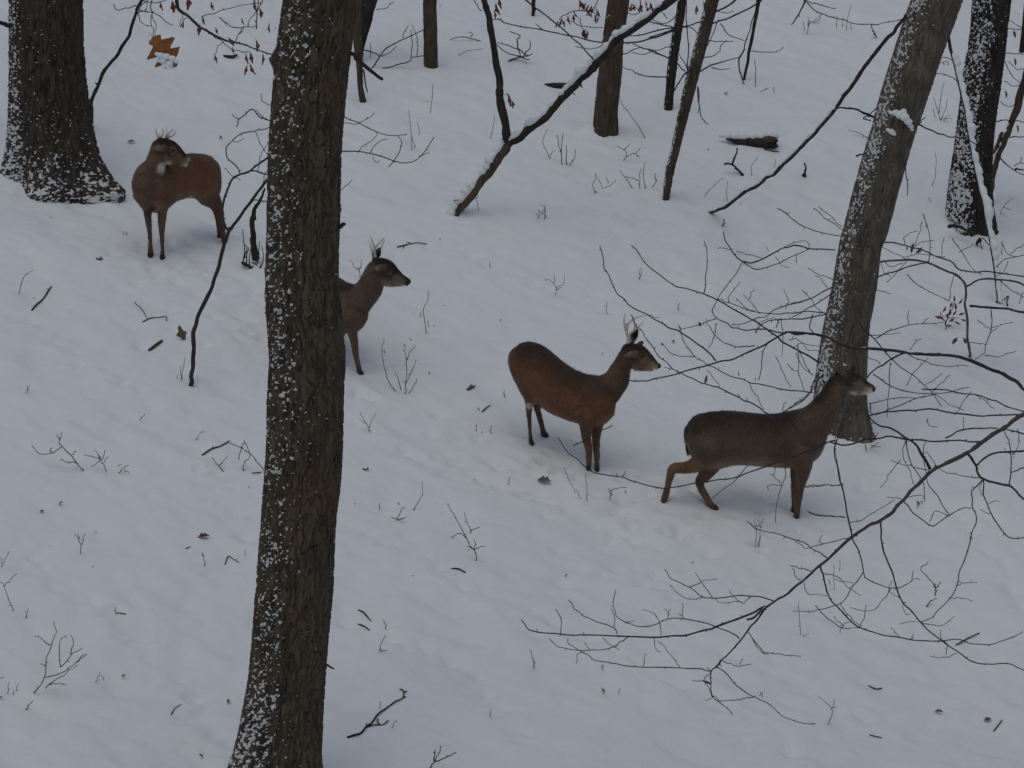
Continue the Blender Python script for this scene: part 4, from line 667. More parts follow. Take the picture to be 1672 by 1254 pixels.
# ------------------------------------------------------------------ weeds, seedlings and sticks on the snow
def weed(name, label, cat, Z, strokes, w=1.6, mat=None, group=None, berries=()):
    mat = mat or M_TWIG; u, v = zp(Z, [strokes[0][0]])[0]; p = G(u, v); t = thing(name, p, label, cat, group)
    for i, s in enumerate(strokes):
        s = list(s)
        if i == 0:
            a, b = s[0], s[1]; L = math.dist(a, b)+1e-6; s = [(a[0]-(b[0]-a[0])/L*6, a[1]-(b[1]-a[1])/L*6)]+s
        stem('stem' if i == 0 else 'twig', Z, s, w*(1 if i == 0 else .8), max(.8, w*.5), p.y, p.y-.04, mat, t, 5)
    for (x, y_) in berries:
        u, v = zp(Z, [(x, y_)])[0]; hang_leaf(u, v, p.y-.03, 5, 3, M_LEAFD, t, .3, rows=7, lobes=1)
    return t
def stick(name, label, cat, Z, strokes, w=2.5, w1=None, mat=None):
    mat = mat or M_TWIG; uv = zp(Z, strokes[0]); mid = uv[len(uv)//2]; t = thing(name, G(*mid), label, cat)
    for i, s in enumerate(strokes):
        P3 = [G(u, v) for u, v in zp(Z, s)]; ww = (w if i == 0 else w*.6)*WS; k = P3[0].y/CP/FX
        C = crom([(q.x, q.y, q.z+ww*k*.25+.008*(j % 2)) for j, q in enumerate(P3)], 5); mb = MB(); R = np.linspace(ww*.5*k, (w1 or w*.5)*.5*k*WS, len(C)); tube(mb, C, R, 6); spurs(mb, C, R, .12, .02)
        mb.build('stick' if i == 0 else 'twig', mat, t)
    return t
def fallen_leaf(u, v, L, label, mat, rot=0., name='fallen_leaf', up=.25):
    p = G(u, v); o = leaf(Vector((p.x, p.y, p.z+.012))-Vector((math.cos(rot), math.sin(rot), 0))*L*.5, (math.cos(rot), math.sin(rot), up), (.1, -.35, 1), L, L*.75, mat, None, lobes=3, curl=.45, name=name, origin=p); tag(o, label, 'leaf'); return o
W_ = 'weed'
weed('dead_weed', 'tall wispy dry weed standing right of the second buck', W_, ZP, [[(612, 1270), (618, 1180), (622, 1000), (600, 920)], [(540, 1250), (490, 1180), (460, 1100), (440, 940), (450, 850)], [(612, 1200), (660, 1100), (700, 1000)], [(580, 1240), (560, 1160), (530, 1110)], [(620, 1010), (650, 940), (690, 900)], [(640, 1260), (690, 1180), (700, 1150)]], 2, M_WEED, berries=[(605, 890), (648, 845), (450, 940), (790, 1100)])
weed('dead_weed', 'kinked single dry stem right of the second buck and above the wispy weed', W_, ZP, [[(770, 800), (760, 720), (745, 640), (780, 560), (785, 480)], [(790, 760), (785, 700)], [(730, 690), (725, 650)]], 1.7, M_WEED)
weed('dead_weed', 'fine forked weed behind the neck of the second buck', W_, ZP, [[(270, 385), (262, 340), (215, 290), (190, 245)], [(262, 340), (275, 290), (285, 250)], [(250, 320), (280, 310)]], 1.5, M_WEED)
stick('fallen_twig', 'short pale twig on the snow right of the antlers of the second buck', 'twig', ZP, [[(548, 158), (600, 150), (650, 133), (700, 130), (775, 135)], [(600, 150), (595, 170)], [(650, 128), (625, 122)]], 2.2)
weed('dead_weed', 'little V-shaped weed right of the front oak, below the second buck', W_, ZL, [[(196, 322), (190, 300), (155, 250), (150, 235)], [(198, 310), (210, 270), (232, 235)], [(185, 290), (140, 265)]], 1.5, M_WEED)
stick('fallen_twig', 'tiny dark curl of twig below the V-shaped weed by the front oak', 'twig', ZL, [[(165, 520), (180, 530), (192, 512)]], 2.2)
weed('dead_weed', 'bare leaning stem shaped like a bow, in the snow left of centre', W_, ZL, [[(430, 720), (450, 680), (470, 640), (470, 585)]], 1.7)
weed('dead_weed', 'small three-pronged weed beside the bow-shaped stem', W_, ZL, [[(345, 780), (345, 765), (375, 710)], [(345, 780), (370, 775), (390, 765)], [(335, 775), (310, 765)]], 2, berries=[(347, 690)])
weed('dead_weed', 'short single spike of weed nearest the front oak at mid height', W_, ZL, [[(256, 730), (252, 710), (252, 690)]], 2, M_WEED)
weed('dead_seedling', 'dry branching seedling leaning left in the open snow below the third buck', 'seedling', ZL, [[(745, 985), (735, 940), (700, 880), (650, 790), (615, 730), (598, 695)], [(735, 930), (790, 915)], [(712, 850), (715, 830), (680, 745)], [(700, 880), (660, 850), (618, 875)], [(735, 935), (738, 880)], [(713, 835), (765, 820)], [(730, 930), (700, 910)]], 2)
stick('fallen_twig', 'short dark curved twig lying below the leaning dry seedling', 'twig', ZL, [[(620, 1032), (655, 1038), (690, 1052)]], 3, 2)
stick('fallen_leaf_cluster', 'small dark curled leaf with stalk on snow left of the third buck', 'leaf', ZL, [[(700, 118), (720, 110), (740, 98)], [(718, 112), (722, 95)]], 5, 2, M_LEAFD)
stick('fallen_twig', 'short diagonal twig on snow left of the hind legs of the third buck', 'twig', ZL, [[(775, 230), (800, 210), (820, 195)], [(760, 222), (755, 212)]], 2.4)
for (x, y_, lab) in ((888, 145, 'tiny upright stub of weed nearest the rump of the third buck'), (745, 320, 'tiny pale weed spike in the faint snow left of the third buck'), (912, 590, 'faint weed spike left of the brown fallen leaf'), (822, 330, 'pale stubby weed just left of the hind feet of the third buck')):
    weed('weed_spike', lab, W_, ZL, [[(x, y_), (x-2, y_-14), (x+1, y_-30)]], 1.4, M_WEED)
stick('fallen_twig', 'upper of two slanted twigs on snow right of the front oak near the bottom', 'twig', ZM, [[(185, 192), (222, 215), (272, 268)]], 2.6, 2)
stick('fallen_twig', 'lower of two slanted twigs on snow right of the front oak near the bottom', 'twig', ZM, [[(185, 287), (225, 308), (262, 328)]], 2.4, 2)
weed('dead_weed', 'thin kinked weed stem right of the two slanted twigs', W_, ZM, [[(328, 465), (345, 410), (375, 360)], [(330, 462), (378, 465)], [(374, 325), (368, 290), (350, 262)]], 2)
bb = stick('fallen_branch', 'forked black branch lying on the snow at the bottom, right of the front oak', 'branch', ZM, [[(112, 1052), (160, 1042), (205, 1022), (240, 985), (275, 955), (320, 900), (380, 852), (430, 820), (485, 785), (490, 745), (465, 725)], [(245, 980), (290, 972), (350, 965), (388, 942)], [(318, 925), (315, 950), (330, 962)], [(485, 785), (505, 782)], [(490, 748), (512, 745)]], 4, 2, M_DARKBARK)
weed('dead_weed', 'faint short stem above the forked black branch', W_, ZM, [[(328, 848), (332, 825), (338, 800)]], 1.6, M_WEED)
weed('dead_weed', 'wavy short stem right of the forked black branch', W_, ZM, [[(408, 985), (425, 965), (440, 930)]], 1.7, M_WEED)
weed('dead_seedling', 'dark forked seedling rising from the bottom edge', 'seedling', ZM, [[(660, 1270), (685, 1235), (700, 1200), (720, 1160), (748, 1112)], [(700, 1210), (760, 1190), (820, 1160), (848, 1152)], [(698, 1205), (695, 1170), (702, 1125)]], 3, M_DARKBARK, berries=[(695, 1145)])
for (x, y_, lab) in ((1365, 585, 'thin upright weed stem left of the tip of the lowest hanging spray'), (1070, 918, 'faint lone weed stem in the bare snow at bottom centre')):
    weed('dead_weed', lab, W_, ZM, [[(x, y_), (x+5, y_-30), (x-10 if x > 1200 else x+15, y_-(120 if x > 1200 else 60))]], 1.6, M_WEED)
# lower left
weed('dead_shrub', 'largest bare twiggy shrub in the lower left corner', 'shrub', ZK, [[(158, 908), (205, 845), (212, 760), (232, 700), (252, 640), (242, 595)], [(205, 845), (260, 832), (300, 815), (340, 780), (392, 738)], [(205, 895), (250, 860), (300, 825), (350, 785)], [(272, 800), (320, 745), (370, 718)], [(272, 800), (266, 690), (300, 655)], [(320, 740), (328, 690), (318, 650)], [(220, 880), (260, 872), (295, 880)], [(210, 790), (180, 788)], [(225, 700), (190, 675), (155, 655)], [(340, 780), (390, 735)]], 2.4, M_WEED)
weed('dead_weed', 'short slanted stub below the largest bare shrub at lower left', W_, ZK, [[(118, 990), (130, 970), (145, 952)]], 2.4)
weed('dead_weed', 'leaning dry stem entering at the left edge, lower half', W_, ZK, [[(60, 545), (38, 490), (20, 435), (-5, 405)], [(20, 435), (45, 405), (75, 375)]], 1.9, M_WEED)
weed('dead_weed', 'wispy seed-headed stem at the left edge above the leaning dry stem', W_, ZK, [[(0, 350), (18, 320), (38, 280)], [(10, 335), (5, 300)]], 1.6, M_WEED)
weed('dead_weed', 'small Y-topped weed left of the red fallen leaf', W_, ZK, [[(363, 302), (368, 250), (355, 225), (335, 195)], [(368, 245), (382, 195)], [(355, 225), (352, 200)]], 1.9, M_WEED)
weed('dead_weed', 'tiny hooked weed above the largest bare shrub', W_, ZK, [[(118, 572), (122, 550), (128, 535)], [(122, 555), (115, 540)]], 1.6, M_WEED)
stick('fallen_twig', 'L-shaped twig on snow in the middle of the lower left', 'twig', ZK, [[(568, 562), (535, 560), (522, 555), (520, 535)]], 2)
stick('fallen_twig', 'small arched twig between the red leaf and the front oak', 'twig', ZK, [[(1015, 338), (1030, 305), (1055, 315), (1078, 332)]], 2)
weed('dead_weed', 'little knobbly weed directly below the red fallen leaf', W_, ZK, [[(925, 335), (920, 310), (912, 280)], [(918, 300), (910, 295)]], 2, M_WEED, berries=[(912, 285)])
stick('fallen_twig', 'tiny horizontal twig left of the knobbly weed', 'twig', ZK, [[(838, 266), (860, 260)]], 2)
weed('weed_spike', 'short spike beside the left edge of the front oak', W_, ZK, [[(1106, 296), (1104, 266)]], 1.5, M_WEED)
stick('fallen_twig', 'short bent twig near the bottom left of the front oak', 'twig', ZK, [[(772, 1015), (790, 990), (818, 968)]], 2)
weed('dead_weed', 'two faint stems right of the largest bare shrub', W_, ZK, [[(428, 875), (440, 850), (452, 822)], [(468, 860), (462, 835)]], 1.7, M_WEED)
for (x, y_, lab) in ((560, 850, 'dark bud-like fallen bit right of the two faint stems'), (432, 196, 'small dark round bit of litter right of the Y-topped weed'), (1030, 965, 'tiny dark leaf scrap close to the foot of the front oak'), (905, 1212, 'small dark scrap at the bottom left of the front oak'), (188, 103, 'small dark scrap at the left, above the Y-topped weed'), (275, 72, 'tiny scrap of leaf between weed clump and Y-topped weed'), (5, 945, 'dark scrap at the left edge, near the bottom')):
    fallen_leaf(*zp(ZK, [(x, y_)])[0], random.uniform(.03, .05), lab, M_LEAFD, random.uniform(0, 6), 'leaf_scrap', random.uniform(.1, .9))
weed('dead_weed', 'pair of short dark stems at the left edge near the bottom', W_, ZK, [[(36, 910), (40, 865)], [(75, 920), (80, 870)], [(0, 850), (15, 845)]], 1.8, M_WEED)
# left middle
weed('dead_seedling', 'low dry seedling spreading left, leftmost of the clump at mid left', 'seedling', ZJ, [[(400, 1150), (350, 1090), (300, 1040), (290, 1015), (300, 975)], [(300, 1042), (250, 1075), (190, 1080), (155, 1035)], [(380, 1125), (330, 1115), (290, 1105)], [(250, 1070), (248, 1045)], [(290, 1010), (275, 985)], [(350, 1080), (370, 1065)]], 2.3, M_WEED)
weed('dead_seedling', 'tufted dry seedling in the middle of the clump at mid left', 'seedling', ZJ, [[(522, 1168), (515, 1145), (490, 1110), (480, 1080)], [(490, 1105), (450, 1090), (405, 1085)], [(495, 1110), (512, 1060)], [(500, 1125), (530, 1090)], [(485, 1110), (445, 1140)], [(490, 1095), (465, 1060)]], 2, M_WEED, berries=[(488, 1098)])
weed('dead_weed', 'low scrap of weed, rightmost of the clump at mid left', W_, ZJ, [[(580, 1168), (600, 1150), (625, 1132)], [(605, 1155), (628, 1172)], [(575, 1140), (590, 1130)], [(550, 1178), (570, 1165)]], 2, M_WEED)
weed('dead_weed', 'thin arched stem at upper left, left of the knobbed stick', W_, ZJ, [[(94, 295), (105, 235), (130, 200), (162, 182)]], 1.7, M_WEED)
stick('fallen_stick', 'straight stick with knobbed ends lying at the left', 'stick', ZJ, [[(155, 380), (180, 355), (210, 325), (235, 290), (250, 265)], [(160, 378), (170, 362)]], 3, 2.4)
stick('fallen_twig', 'small Y-shaped twig in the snow left of the crooked sapling', 'twig', ZJ, [[(695, 437), (730, 422), (770, 415), (810, 414), (810, 432)], [(715, 415), (690, 375), (655, 342)]], 2)
stick('cut_stick', 'short thick brown stick left of the foot of the crooked sapling', 'stick', ZJ, [[(726, 578), (760, 555), (790, 530)]], 5, 4.5, M_BROWNBARK)
p = G(294, 555); leaf(Vector((p.x+.04, p.y, p.z+.0)), (-.35, -.1, .9), (-.2, -1, .2), .13, .10, M_LEAFD, None, lobes=2, curl=.3, name='curled_leaf', origin=p); tag(bpy.context.scene.objects['curled_leaf'], 'pale curled leaf standing in the snow between the thick stick and crooked sapling', 'leaf')
weed('dead_weed', 'pair of pale upright stems at the foot of the crooked sapling', W_, ZJ, [[(888, 725), (890, 670), (898, 605)], [(880, 720), (882, 650)], [(862, 712), (864, 695)]], 1.6, M_WEED)
stick('fallen_leaf_scrap', 'small dark winged scrap left of the feet of the first buck', 'leaf', ZJ, [[(470, 128), (488, 135), (500, 128)], [(486, 132), (492, 122)]], 3, 2, M_LEAFD)
weed('weed_spike', 'short weed spike at the left, below the straight stick', W_, ZJ, [[(128, 780), (138, 760), (145, 738)]], 1.7, M_WEED)
weed('weed_spike', 'short slanted spike in the bare snow at centre left', W_, ZJ, [[(676, 918), (695, 900), (708, 885)]], 1.7, M_WEED)
weed('dead_seedling', 'angular bare seedling touching the left side of the front oak', 'seedling', ZJ, [[(1290, 1172), (1240, 1168), (1190, 1185), (1130, 1198), (1090, 1165), (1060, 1125), (1030, 1095)], [(1070, 1130), (1110, 1095)], [(1200, 1175), (1182, 1150), (1195, 1115), (1220, 1090), (1190, 1015)], [(1288, 1160), (1250, 1110), (1210, 1070), (1170, 1050), (1120, 1022)], [(1165, 1105), (1175, 1060), (1190, 1020)], [(1000, 1155), (1005, 1135)]], 2.2)
stick('fallen_twig', 'slightly bent dark twig left of the angular seedling', 'twig', ZJ, [[(985, 1086), (1030, 1060), (1080, 1040), (1118, 1020)]], 2.8, 2)
weed('weed_spike', 'tiny leaning spike above the bent dark twig', W_, ZJ, [[(958, 1005), (975, 985), (995, 965)]], 1.6, M_WEED, berries=[(977, 1028)])
weed('weed_spike', 'two tiny spikes left of the front feet of the first buck', W_, ZJ, [[(602, 8), (600, -10)], [(617, 10), (618, -6)]], 1.6, M_WEED)
# upper middle
for i, (strokes, lab) in enumerate((([[(740, 880), (720, 830), (702, 780), (722, 715)], [(740, 860), (765, 830)]], 'left stem of the weed group right of the forked tree foot'),
        ([[(806, 908), (800, 860), (785, 790), (778, 745)], [(830, 910), (832, 840), (828, 810)], [(845, 918), (870, 880), (882, 820)], [(800, 850), (815, 740)]], 'upright clump of bare stems below the mid-sized brown trunk'),
        ([[(998, 1065), (975, 1030), (990, 990), (988, 950)], [(1030, 1045), (1010, 1000), (990, 960)], [(1040, 1040), (1080, 1020), (1105, 1000)], [(1060, 1015), (1055, 980)]], 'low fan of bare twigs left of the snow-flecked leaning tree'),
        ([[(1195, 1045), (1170, 1000), (1125, 945)], [(1235, 1040), (1235, 980), (1240, 935)], [(1268, 1045), (1258, 980), (1262, 890)], [(1285, 1050), (1310, 1030), (1335, 990)], [(1230, 1000), (1200, 990), (1160, 975)], [(1325, 1000), (1320, 960)]], 'broad spray of bare stems at the foot of the snow-flecked leaning tree'),
        ([[(720, 1210), (712, 1170), (708, 1130)], [(680, 1205), (660, 1175)], [(695, 1185), (705, 1155)]], 'small weed tuft right of the forked tree foot, lower down'),
        ([[(1140, 890), (1160, 870), (1150, 830), (1110, 805)], [(1160, 868), (1200, 850), (1240, 868)], [(1215, 848), (1240, 815)], [(1150, 825), (1180, 800)]], 'spreading low twig below the foot of the mid-sized brown trunk'),
        ([[(1268, 768), (1235, 710), (1190, 640), (1140, 580), (1118, 520)]], 'long thin leaning stem right of the mid-sized brown trunk'),
        ([[(390, 390-150), (300, 210), (230, 208), (160, 230), (118, 262)], [(180, 228), (185, 268)], [(300, 205), (310, 185), (285, 180)]], 'low arching stem between the lone brown trunk and the forked tree'),
        ([[(240, 302), (300, 280), (370, 272)]], 'faint arching stem below the low arching stem at top'),
        ([[(510, 340), (545, 322), (590, 315), (605, 290), (632, 262), (622, 225)], [(575, 300), (555, 230), (572, 200), (520, 172)], [(600, 300), (560, 270), (450, 238)], [(590, 320), (630, 330)], [(580, 310), (520, 300), (440, 250)], [(600, 310), (640, 300)]], 'tangle of dead brush right of the forked tree upper stem'),
        ([[(345, 1160), (335, 1120), (322, 1090)], [(330, 1105), (345, 1085)]], 'faint wisp of weed right of the snowy foot of the forked tree'),
        ([[(410, 770), (425, 700), (430, 640)]], 'pale thin stem left of the fork in the forked tree'))):
    weed('dead_weed' if i not in (9,) else 'dead_brush', lab, W_ if i != 9 else 'brush', ZC, strokes, (2.0 if i in (1, 3, 5, 7) else 3.0 if i == 9 else 1.6), M_WEED if i not in (7, 9, 1) else M_TWIG)
weed('dead_weed', 'tall faint stems in front of the lone brown trunk at top', W_, ZB, [[(858, 772), (850, 690), (840, 560)], [(890, 690), (885, 620)], [(950, 580), (962, 430)], [(870, 760), (855, 700)]], 1.4, M_WEED)
# upper right
weed('broken_fork', 'black Y-shaped broken stick standing below the snowy log', 'stick', ZD, [[(515, 965), (485, 935), (462, 905), (475, 860), (490, 820)], [(465, 910), (430, 905), (418, 908)]], 5, M_DARKBARK)
weed('dark_stub', 'short dark splintered stub right of the slanting pole', 'stick', ZD, [[(862, 970), (866, 935), (860, 900)], [(842, 982), (850, 960)]], 5, M_DARKBARK)
weed('dark_stub', 'small dark curl of bark just below the foot of the slanting pole', 'stick', ZD, [[(405, 1248), (415, 1230), (412, 1212)]], 3, M_DARKBARK)
weed('dead_weed', 'faint upright stems above the foot of the slanting pole', W_, ZD, [[(428, 1118), (430, 1060), (428, 1005)], [(506, 1165), (508, 1110)], [(305, 1090), (350, 1030), (415, 982)]], 1.4, M_WEED)
weed('dead_weed', 'wavy pale stem below the snowy log', W_, ZD, [[(568, 975), (568, 920), (600, 870)], [(690, 930), (700, 880)]], 1.4, M_WEED)
weed('dead_weed', 'thin weeds with a curled head at top, right of the double-stemmed sapling', W_, ZD, [[(870, 185), (880, 150), (880, 125), (910, 118), (940, 90)], [(880, 130), (950, 125)], [(860, 170), (850, 120)], [(885, 128), (878, 100)]], 1.6, M_WEED, berries=[(882, 130)])
weed('dead_weed', 'row of straight thin stems at the top edge, left of the leaning grey trunk', W_, ZE, [[(275, 172), (285, 110), (305, 28)], [(225, 155), (226, 90)], [(302, 160), (303, 125)], [(258, 150), (262, 100)]], 1.4, M_WEED)
weed('dark_stub', 'small dark peg left of the leaning grey trunk near the top', 'stick', ZE, [[(445, 208), (430, 180), (415, 140)], [(430, 190), (440, 185)]], 3, M_DARKBARK)
weed('dead_weed', 'feathery dry weed between the leaning grey trunk and the far right oak', W_, ZE, [[(800, 668), (780, 600), (760, 540)], [(800, 665), (830, 600), (835, 550)], [(790, 630), (800, 560), (820, 450)], [(815, 690), (830, 650), (850, 640)], [(770, 650), (755, 600)], [(800, 660), (870, 658)]], 1.6, M_WEED)
weed('dead_weed', 'drooping rusty seed head beside the right side of the leaning grey trunk', W_, ZE, [[(770, 395), (780, 350), (800, 310), (805, 285)], [(780, 360), (820, 340), (840, 335)], [(770, 380), (755, 350)]], 1.6, M_WEED, berries=[(770, 380), (790, 335), (815, 345), (838, 345), (760, 375), (805, 295)])
weed('dead_weed', 'curved faint stem between the leaning grey trunk and the far right oak', W_, ZE, [[(755, 1025), (775, 960), (770, 845)]], 1.4, M_WEED)
weed('dead_weed', 'small tangle of weed with dark seeds crossing under the slanting pole', W_, ZE, [[(390, 760), (340, 735), (285, 722)], [(375, 765), (360, 740)]], 1.5, M_WEED)
weed('dead_weed', 'pale faint twigs just left of the far right oak foot', W_, ZE, [[(720, 1254), (705, 1180)], [(745, 1120), (735, 1090)]], 1.3, M_WEED)
weed('dead_weed', 'faint wiry weed right of the snow-laden dead stem', W_, ZE, [[(1130, 1180), (1170, 1120), (1200, 1090)], [(1150, 1150), (1190, 1160)], [(1135, 1220), (1145, 1180)]], 1.4, M_WEED)
# seedling with leaves
p = G(1543, 536); y = p.y; t = thing('oak_seedling', p, 'tiny oak seedling still holding rusty leaves, right of the leaning grey trunk', 'seedling')
b, C, R = stem('stem', ZF, [(922, 625), (925, 580), (945, 530), (965, 480)], 2, 1.3, y, y, M_TWIG, t); stem('twig', ZF, [(925, 590), (905, 560), (895, 530)], 1.4, 1, y, y, M_TWIG, b); stem('twig', ZF, [(935, 560), (965, 560), (995, 565)], 1.4, 1, y, y, M_TWIG, b)
for (x, y_, a) in ((905, 530, 2.4), (918, 555, 2.0), (945, 510, 2.8), (965, 480, 3.1), (985, 490, 2.3), (990, 545, 1.9), (1000, 570, 1.3), (960, 550, 2.6), (940, 580, 2.0), (925, 600, 1.5), (975, 520, 3.3), (948, 545, 3.4), (915, 575, 4.0), (965, 580, 1.2), (900, 565, 4.4)):
    u, v = zp(ZF, [(x, y_)])[0]; hang_leaf(u, v, y+random.uniform(-.04, .04), random.uniform(9, 13), random.uniform(4, 6), M_LEAF, t, a, curl=.5, lobes=2)
weed('dead_shrub', 'dark broken stub with fine sprouts at the foot of the leaning grey trunk', 'shrub', ZF, [[(518, 1240), (512, 1205), (505, 1180)], [(530, 1200), (560, 1170), (580, 1150)], [(535, 1230), (580, 1200)], [(530, 1180), (540, 1150)], [(500, 1180), (480, 1150)], [(540, 1215), (590, 1225)]], 2, M_TWIG)
stem('root', FULL, [(1416, 735), (1413, 725), (1408, 714)], 13, 9, yC-.25, yC-.2, M_DARKBARK, tC, 10)
weed('snow_cup', 'two tiny dark nubs in the snow by the foot of the leaning grey trunk', 'twig', ZF, [[(440, 1128), (436, 1112), (428, 1105)], [(445, 1190), (432, 1182)]], 4, M_DARKBARK)
# mid and lower right
weed('dead_weed', 'brown dead weed in front of the front hooves of the deer at right', W_, ZI, [[(1176, 100), (1176, 40), (1172, -30)], [(1192, 110), (1192, 60), (1200, -20)], [(1210, 125), (1190, 120), (1200, 40)], [(1180, 10), (1150, -20)], [(1185, 0), (1215, -40)]], 1.6, M_WEED, berries=[(1180, -10), (1200, -5)])
p3 = G(888, 790)
fallen_leaf(888, 788, .12, 'olive-brown lobed oak leaf fallen left of the front hooves of the third buck', M_LEAFD, -.6)
fallen_leaf(333, 879, .085, 'dark red fallen leaf on the snow left of the front oak', M_LEAFR, .2)
fallen_leaf(1533, 1165, .06, 'small brown leaf on the snow near the lower right', M_LEAF, -.4)
fallen_leaf(1613, 1178, .06, 'small black leaf at the lower right, right of the brown one', M_LEAFD, .4)
fallen_leaf(770, 634, .05, 'small dark leaf left of the chest of the third buck', M_LEAFD, .3)
fallen_leaf(215, 234, .07, 'dark scrap of leaf right of the left oak foot, left of the first buck', M_LEAFD, .3)
fallen_leaf(361, 226, .05, 'tiny dark leaf right of the antlers of the first buck', M_LEAFD, 1.2)
fallen_leaf(1186, 155, .05, 'small dark leaf right of the snow-flecked leaning tree', M_LEAFD, .5)
weed('dead_weed', 'curling weed with a leaf hanging, front of the hooves between the third and fourth deer', W_, ZQ, [[(-218, 1010), (-215, 960), (-200, 930), (-150, 925), (-110, 925)], [(-215, 940), (-235, 930)]], 1.8, M_TWIG, berries=[(-225, 945), (-215, 960), (-120, 940)])
weed('dead_weed', 'faint upright weed just behind the brown oak leaf', W_, ZR, [[(640, 1370), (640, 1280), (638, 1180)], [(560, 1320), (520, 1240), (480, 1130)], [(600, 1360), (560, 1290)]], 1.3, M_WEED)
weed('dead_weed', 'V-topped bare weed at the bottom, below the hanging sprays', W_, ZI, [[(1528, 978), (1550, 900), (1520, 860), (1482, 828)], [(1548, 890), (1558, 840)], [(1550, 885), (1572, 875)]], 1.8, M_WEED)
weed('dead_weed', 'slim stem with a side twig at left of the lowest spray tip', W_, ZI, [[(100, 695), (92, 650), (75, 598)]], 1.7, M_WEED)
weed('dead_weed', 'knobbly bit of weed in bare snow under the hanging sprays', W_, ZI, [[(435, 815), (438, 795), (425, 790)]], 2, M_WEED)
weed('weed_spike', 'single short spike right of the knobbly bit of weed', W_, ZI, [[(508, 820), (514, 785)]], 1.8, M_WEED)
weed('weed_spike', 'small hooked stem just under the long left-hand spray', W_, ZI, [[(428, 695), (436, 672)], [(430, 690), (425, 680)]], 1.8, M_WEED)
weed('dead_weed', 'thin upright stem crossing the spray right of centre, low', W_, ZH, [[(178, 1062), (170, 960), (168, 878)], [(190, 1065), (218, 1045)]], 1.5, M_WEED)
weed('dead_weed', 'dark angular forked stem standing in snow at lower right', W_, ZH, [[(830, 905), (850, 880), (875, 870)], [(868, 855), (868, 810), (830, 760), (795, 722), (835, 682)], [(870, 815), (900, 788)], [(868, 815), (868, 795)]], 2.6, M_TWIG)
weed('dead_weed', 'fine wisps behind the main hanging branch at right', W_, ZH, [[(350, 835), (352, 760), (350, 700)], [(380, 730), (385, 670)], [(330, 800), (325, 770)]], 1.4, M_WEED)
weed('dead_leaf_stem', 'faded curled leaf on a stalk behind the main hanging branch', 'leaf', ZH, [[(775, 400), (780, 385), (785, 372)]], 1.5, M_WEED, berries=[(775, 370), (780, 385), (785, 375)])
stick('fallen_stick', 'straight dark stick lying at the lower right, under the sprays', 'stick', ZH, [[(975, 1110), (1030, 1082), (1095, 1047)]], 2.6, 2)
stick('fallen_twig', 'short pale twig at the bottom right corner', 'twig', FULL, [[(1622, 1195), (1636, 1178)]], 2.4, 2)
stick('fallen_twig', 'small bent twig at the right, below the sprays', 'twig', FULL, [[(1418, 1120), (1430, 1127), (1440, 1124)]], 2.2, 2)
stick('fallen_twig', 'tiny dark twig at bottom right centre', 'twig', FULL, [[(1420, 1200), (1428, 1204), (1440, 1205)]], 2, 1.6)
weed('dead_weed', 'short loop of weed in the clear snow between forked tree and third buck', W_, ZG, [[(278, 252), (288, 215), (290, 190)], [(282, 230), (276, 200)]], 1.6, M_WEED)
weed('weed_spike', 'little dark spike in the clear snow above the antlers of the third buck', W_, ZG, [[(488, 412), (490, 385)]], 2.4, M_WEED)
weed('dead_weed', 'faint pair of stalks above left of the antlers of the third buck', W_, ZG, [[(105, 430), (100, 370)], [(95, 400), (92, 385)]], 1.4, M_WEED)
weed('dead_weed', 'knotted little weed in clear snow above the third buck', W_, FULL, [[(906, 484), (908, 470), (900, 458), (888, 456)], [(908, 470), (920, 462), (922, 450)], [(905, 462), (906, 448)], [(908, 472), (918, 470)]], 1.4, M_WEED)
weed('weed_spike', 'tiny spike in clear snow right of the second buck', W_, FULL, [[(800, 438), (800, 428)]], 1.8, M_WEED)
weed('dead_weed', 'small tuft of stems in clear snow below the forked tree', W_, FULL, [[(889, 356), (888, 340), (884, 334)], [(882, 352), (878, 345)], [(886, 350), (880, 342)]], 1.5, M_WEED)
for (u, v, lab) in ((818, 526, 'tiny scrap on the snow above the rump of the third buck'), (600, 770, 'tiny scrap right of the front oak at mid height'), (1585, 880, 'small dark scrap at the right, under the looping twig'), (1183, 365, 'tiny dark scrap under the foot of the slanting pole'), (1100, 560, 'tiny scrap right of the head of the third buck'), (985, 1130, 'tiny dark scrap under the left-hand sprays'), (1505, 822, 'faded brown scrap of leaf at right behind the sprays'), (45, 635, 'tiny scrap at the far left in open snow')):
    fallen_leaf(u, v, random.uniform(.022, .04), lab, M_LEAFD, random.uniform(0, 6), 'leaf_scrap', random.uniform(.1, .9))
# nameless crumbs of bark and leaf
mb = MB()
for _ in range(50):
    u, v = random.uniform(0, 1672), random.uniform(0, 1254); p = G(u, v); L = random.uniform(.006, .028); a = random.uniform(0, 6.3); w = random.uniform(.0015, .004)
    q = Vector((math.cos(a)*L, math.sin(a)*L, random.choice([.002, .002, L*1.2])))
    z0 = gmesh(p.x, p.y)+.002; tube(mb, [(p.x, p.y, z0), (p.x+q.x*.5, p.y+q.y*.5, z0+q.z*.6), (p.x+q.x, p.y+q.y, z0+q.z)], [w, w*1.2, w*.6], 4)
o = mb.build('bark_crumbs', M_WEED); tag(o, 'crumbs of bark and leaf scattered over the snow', 'litter', None, 'stuff')
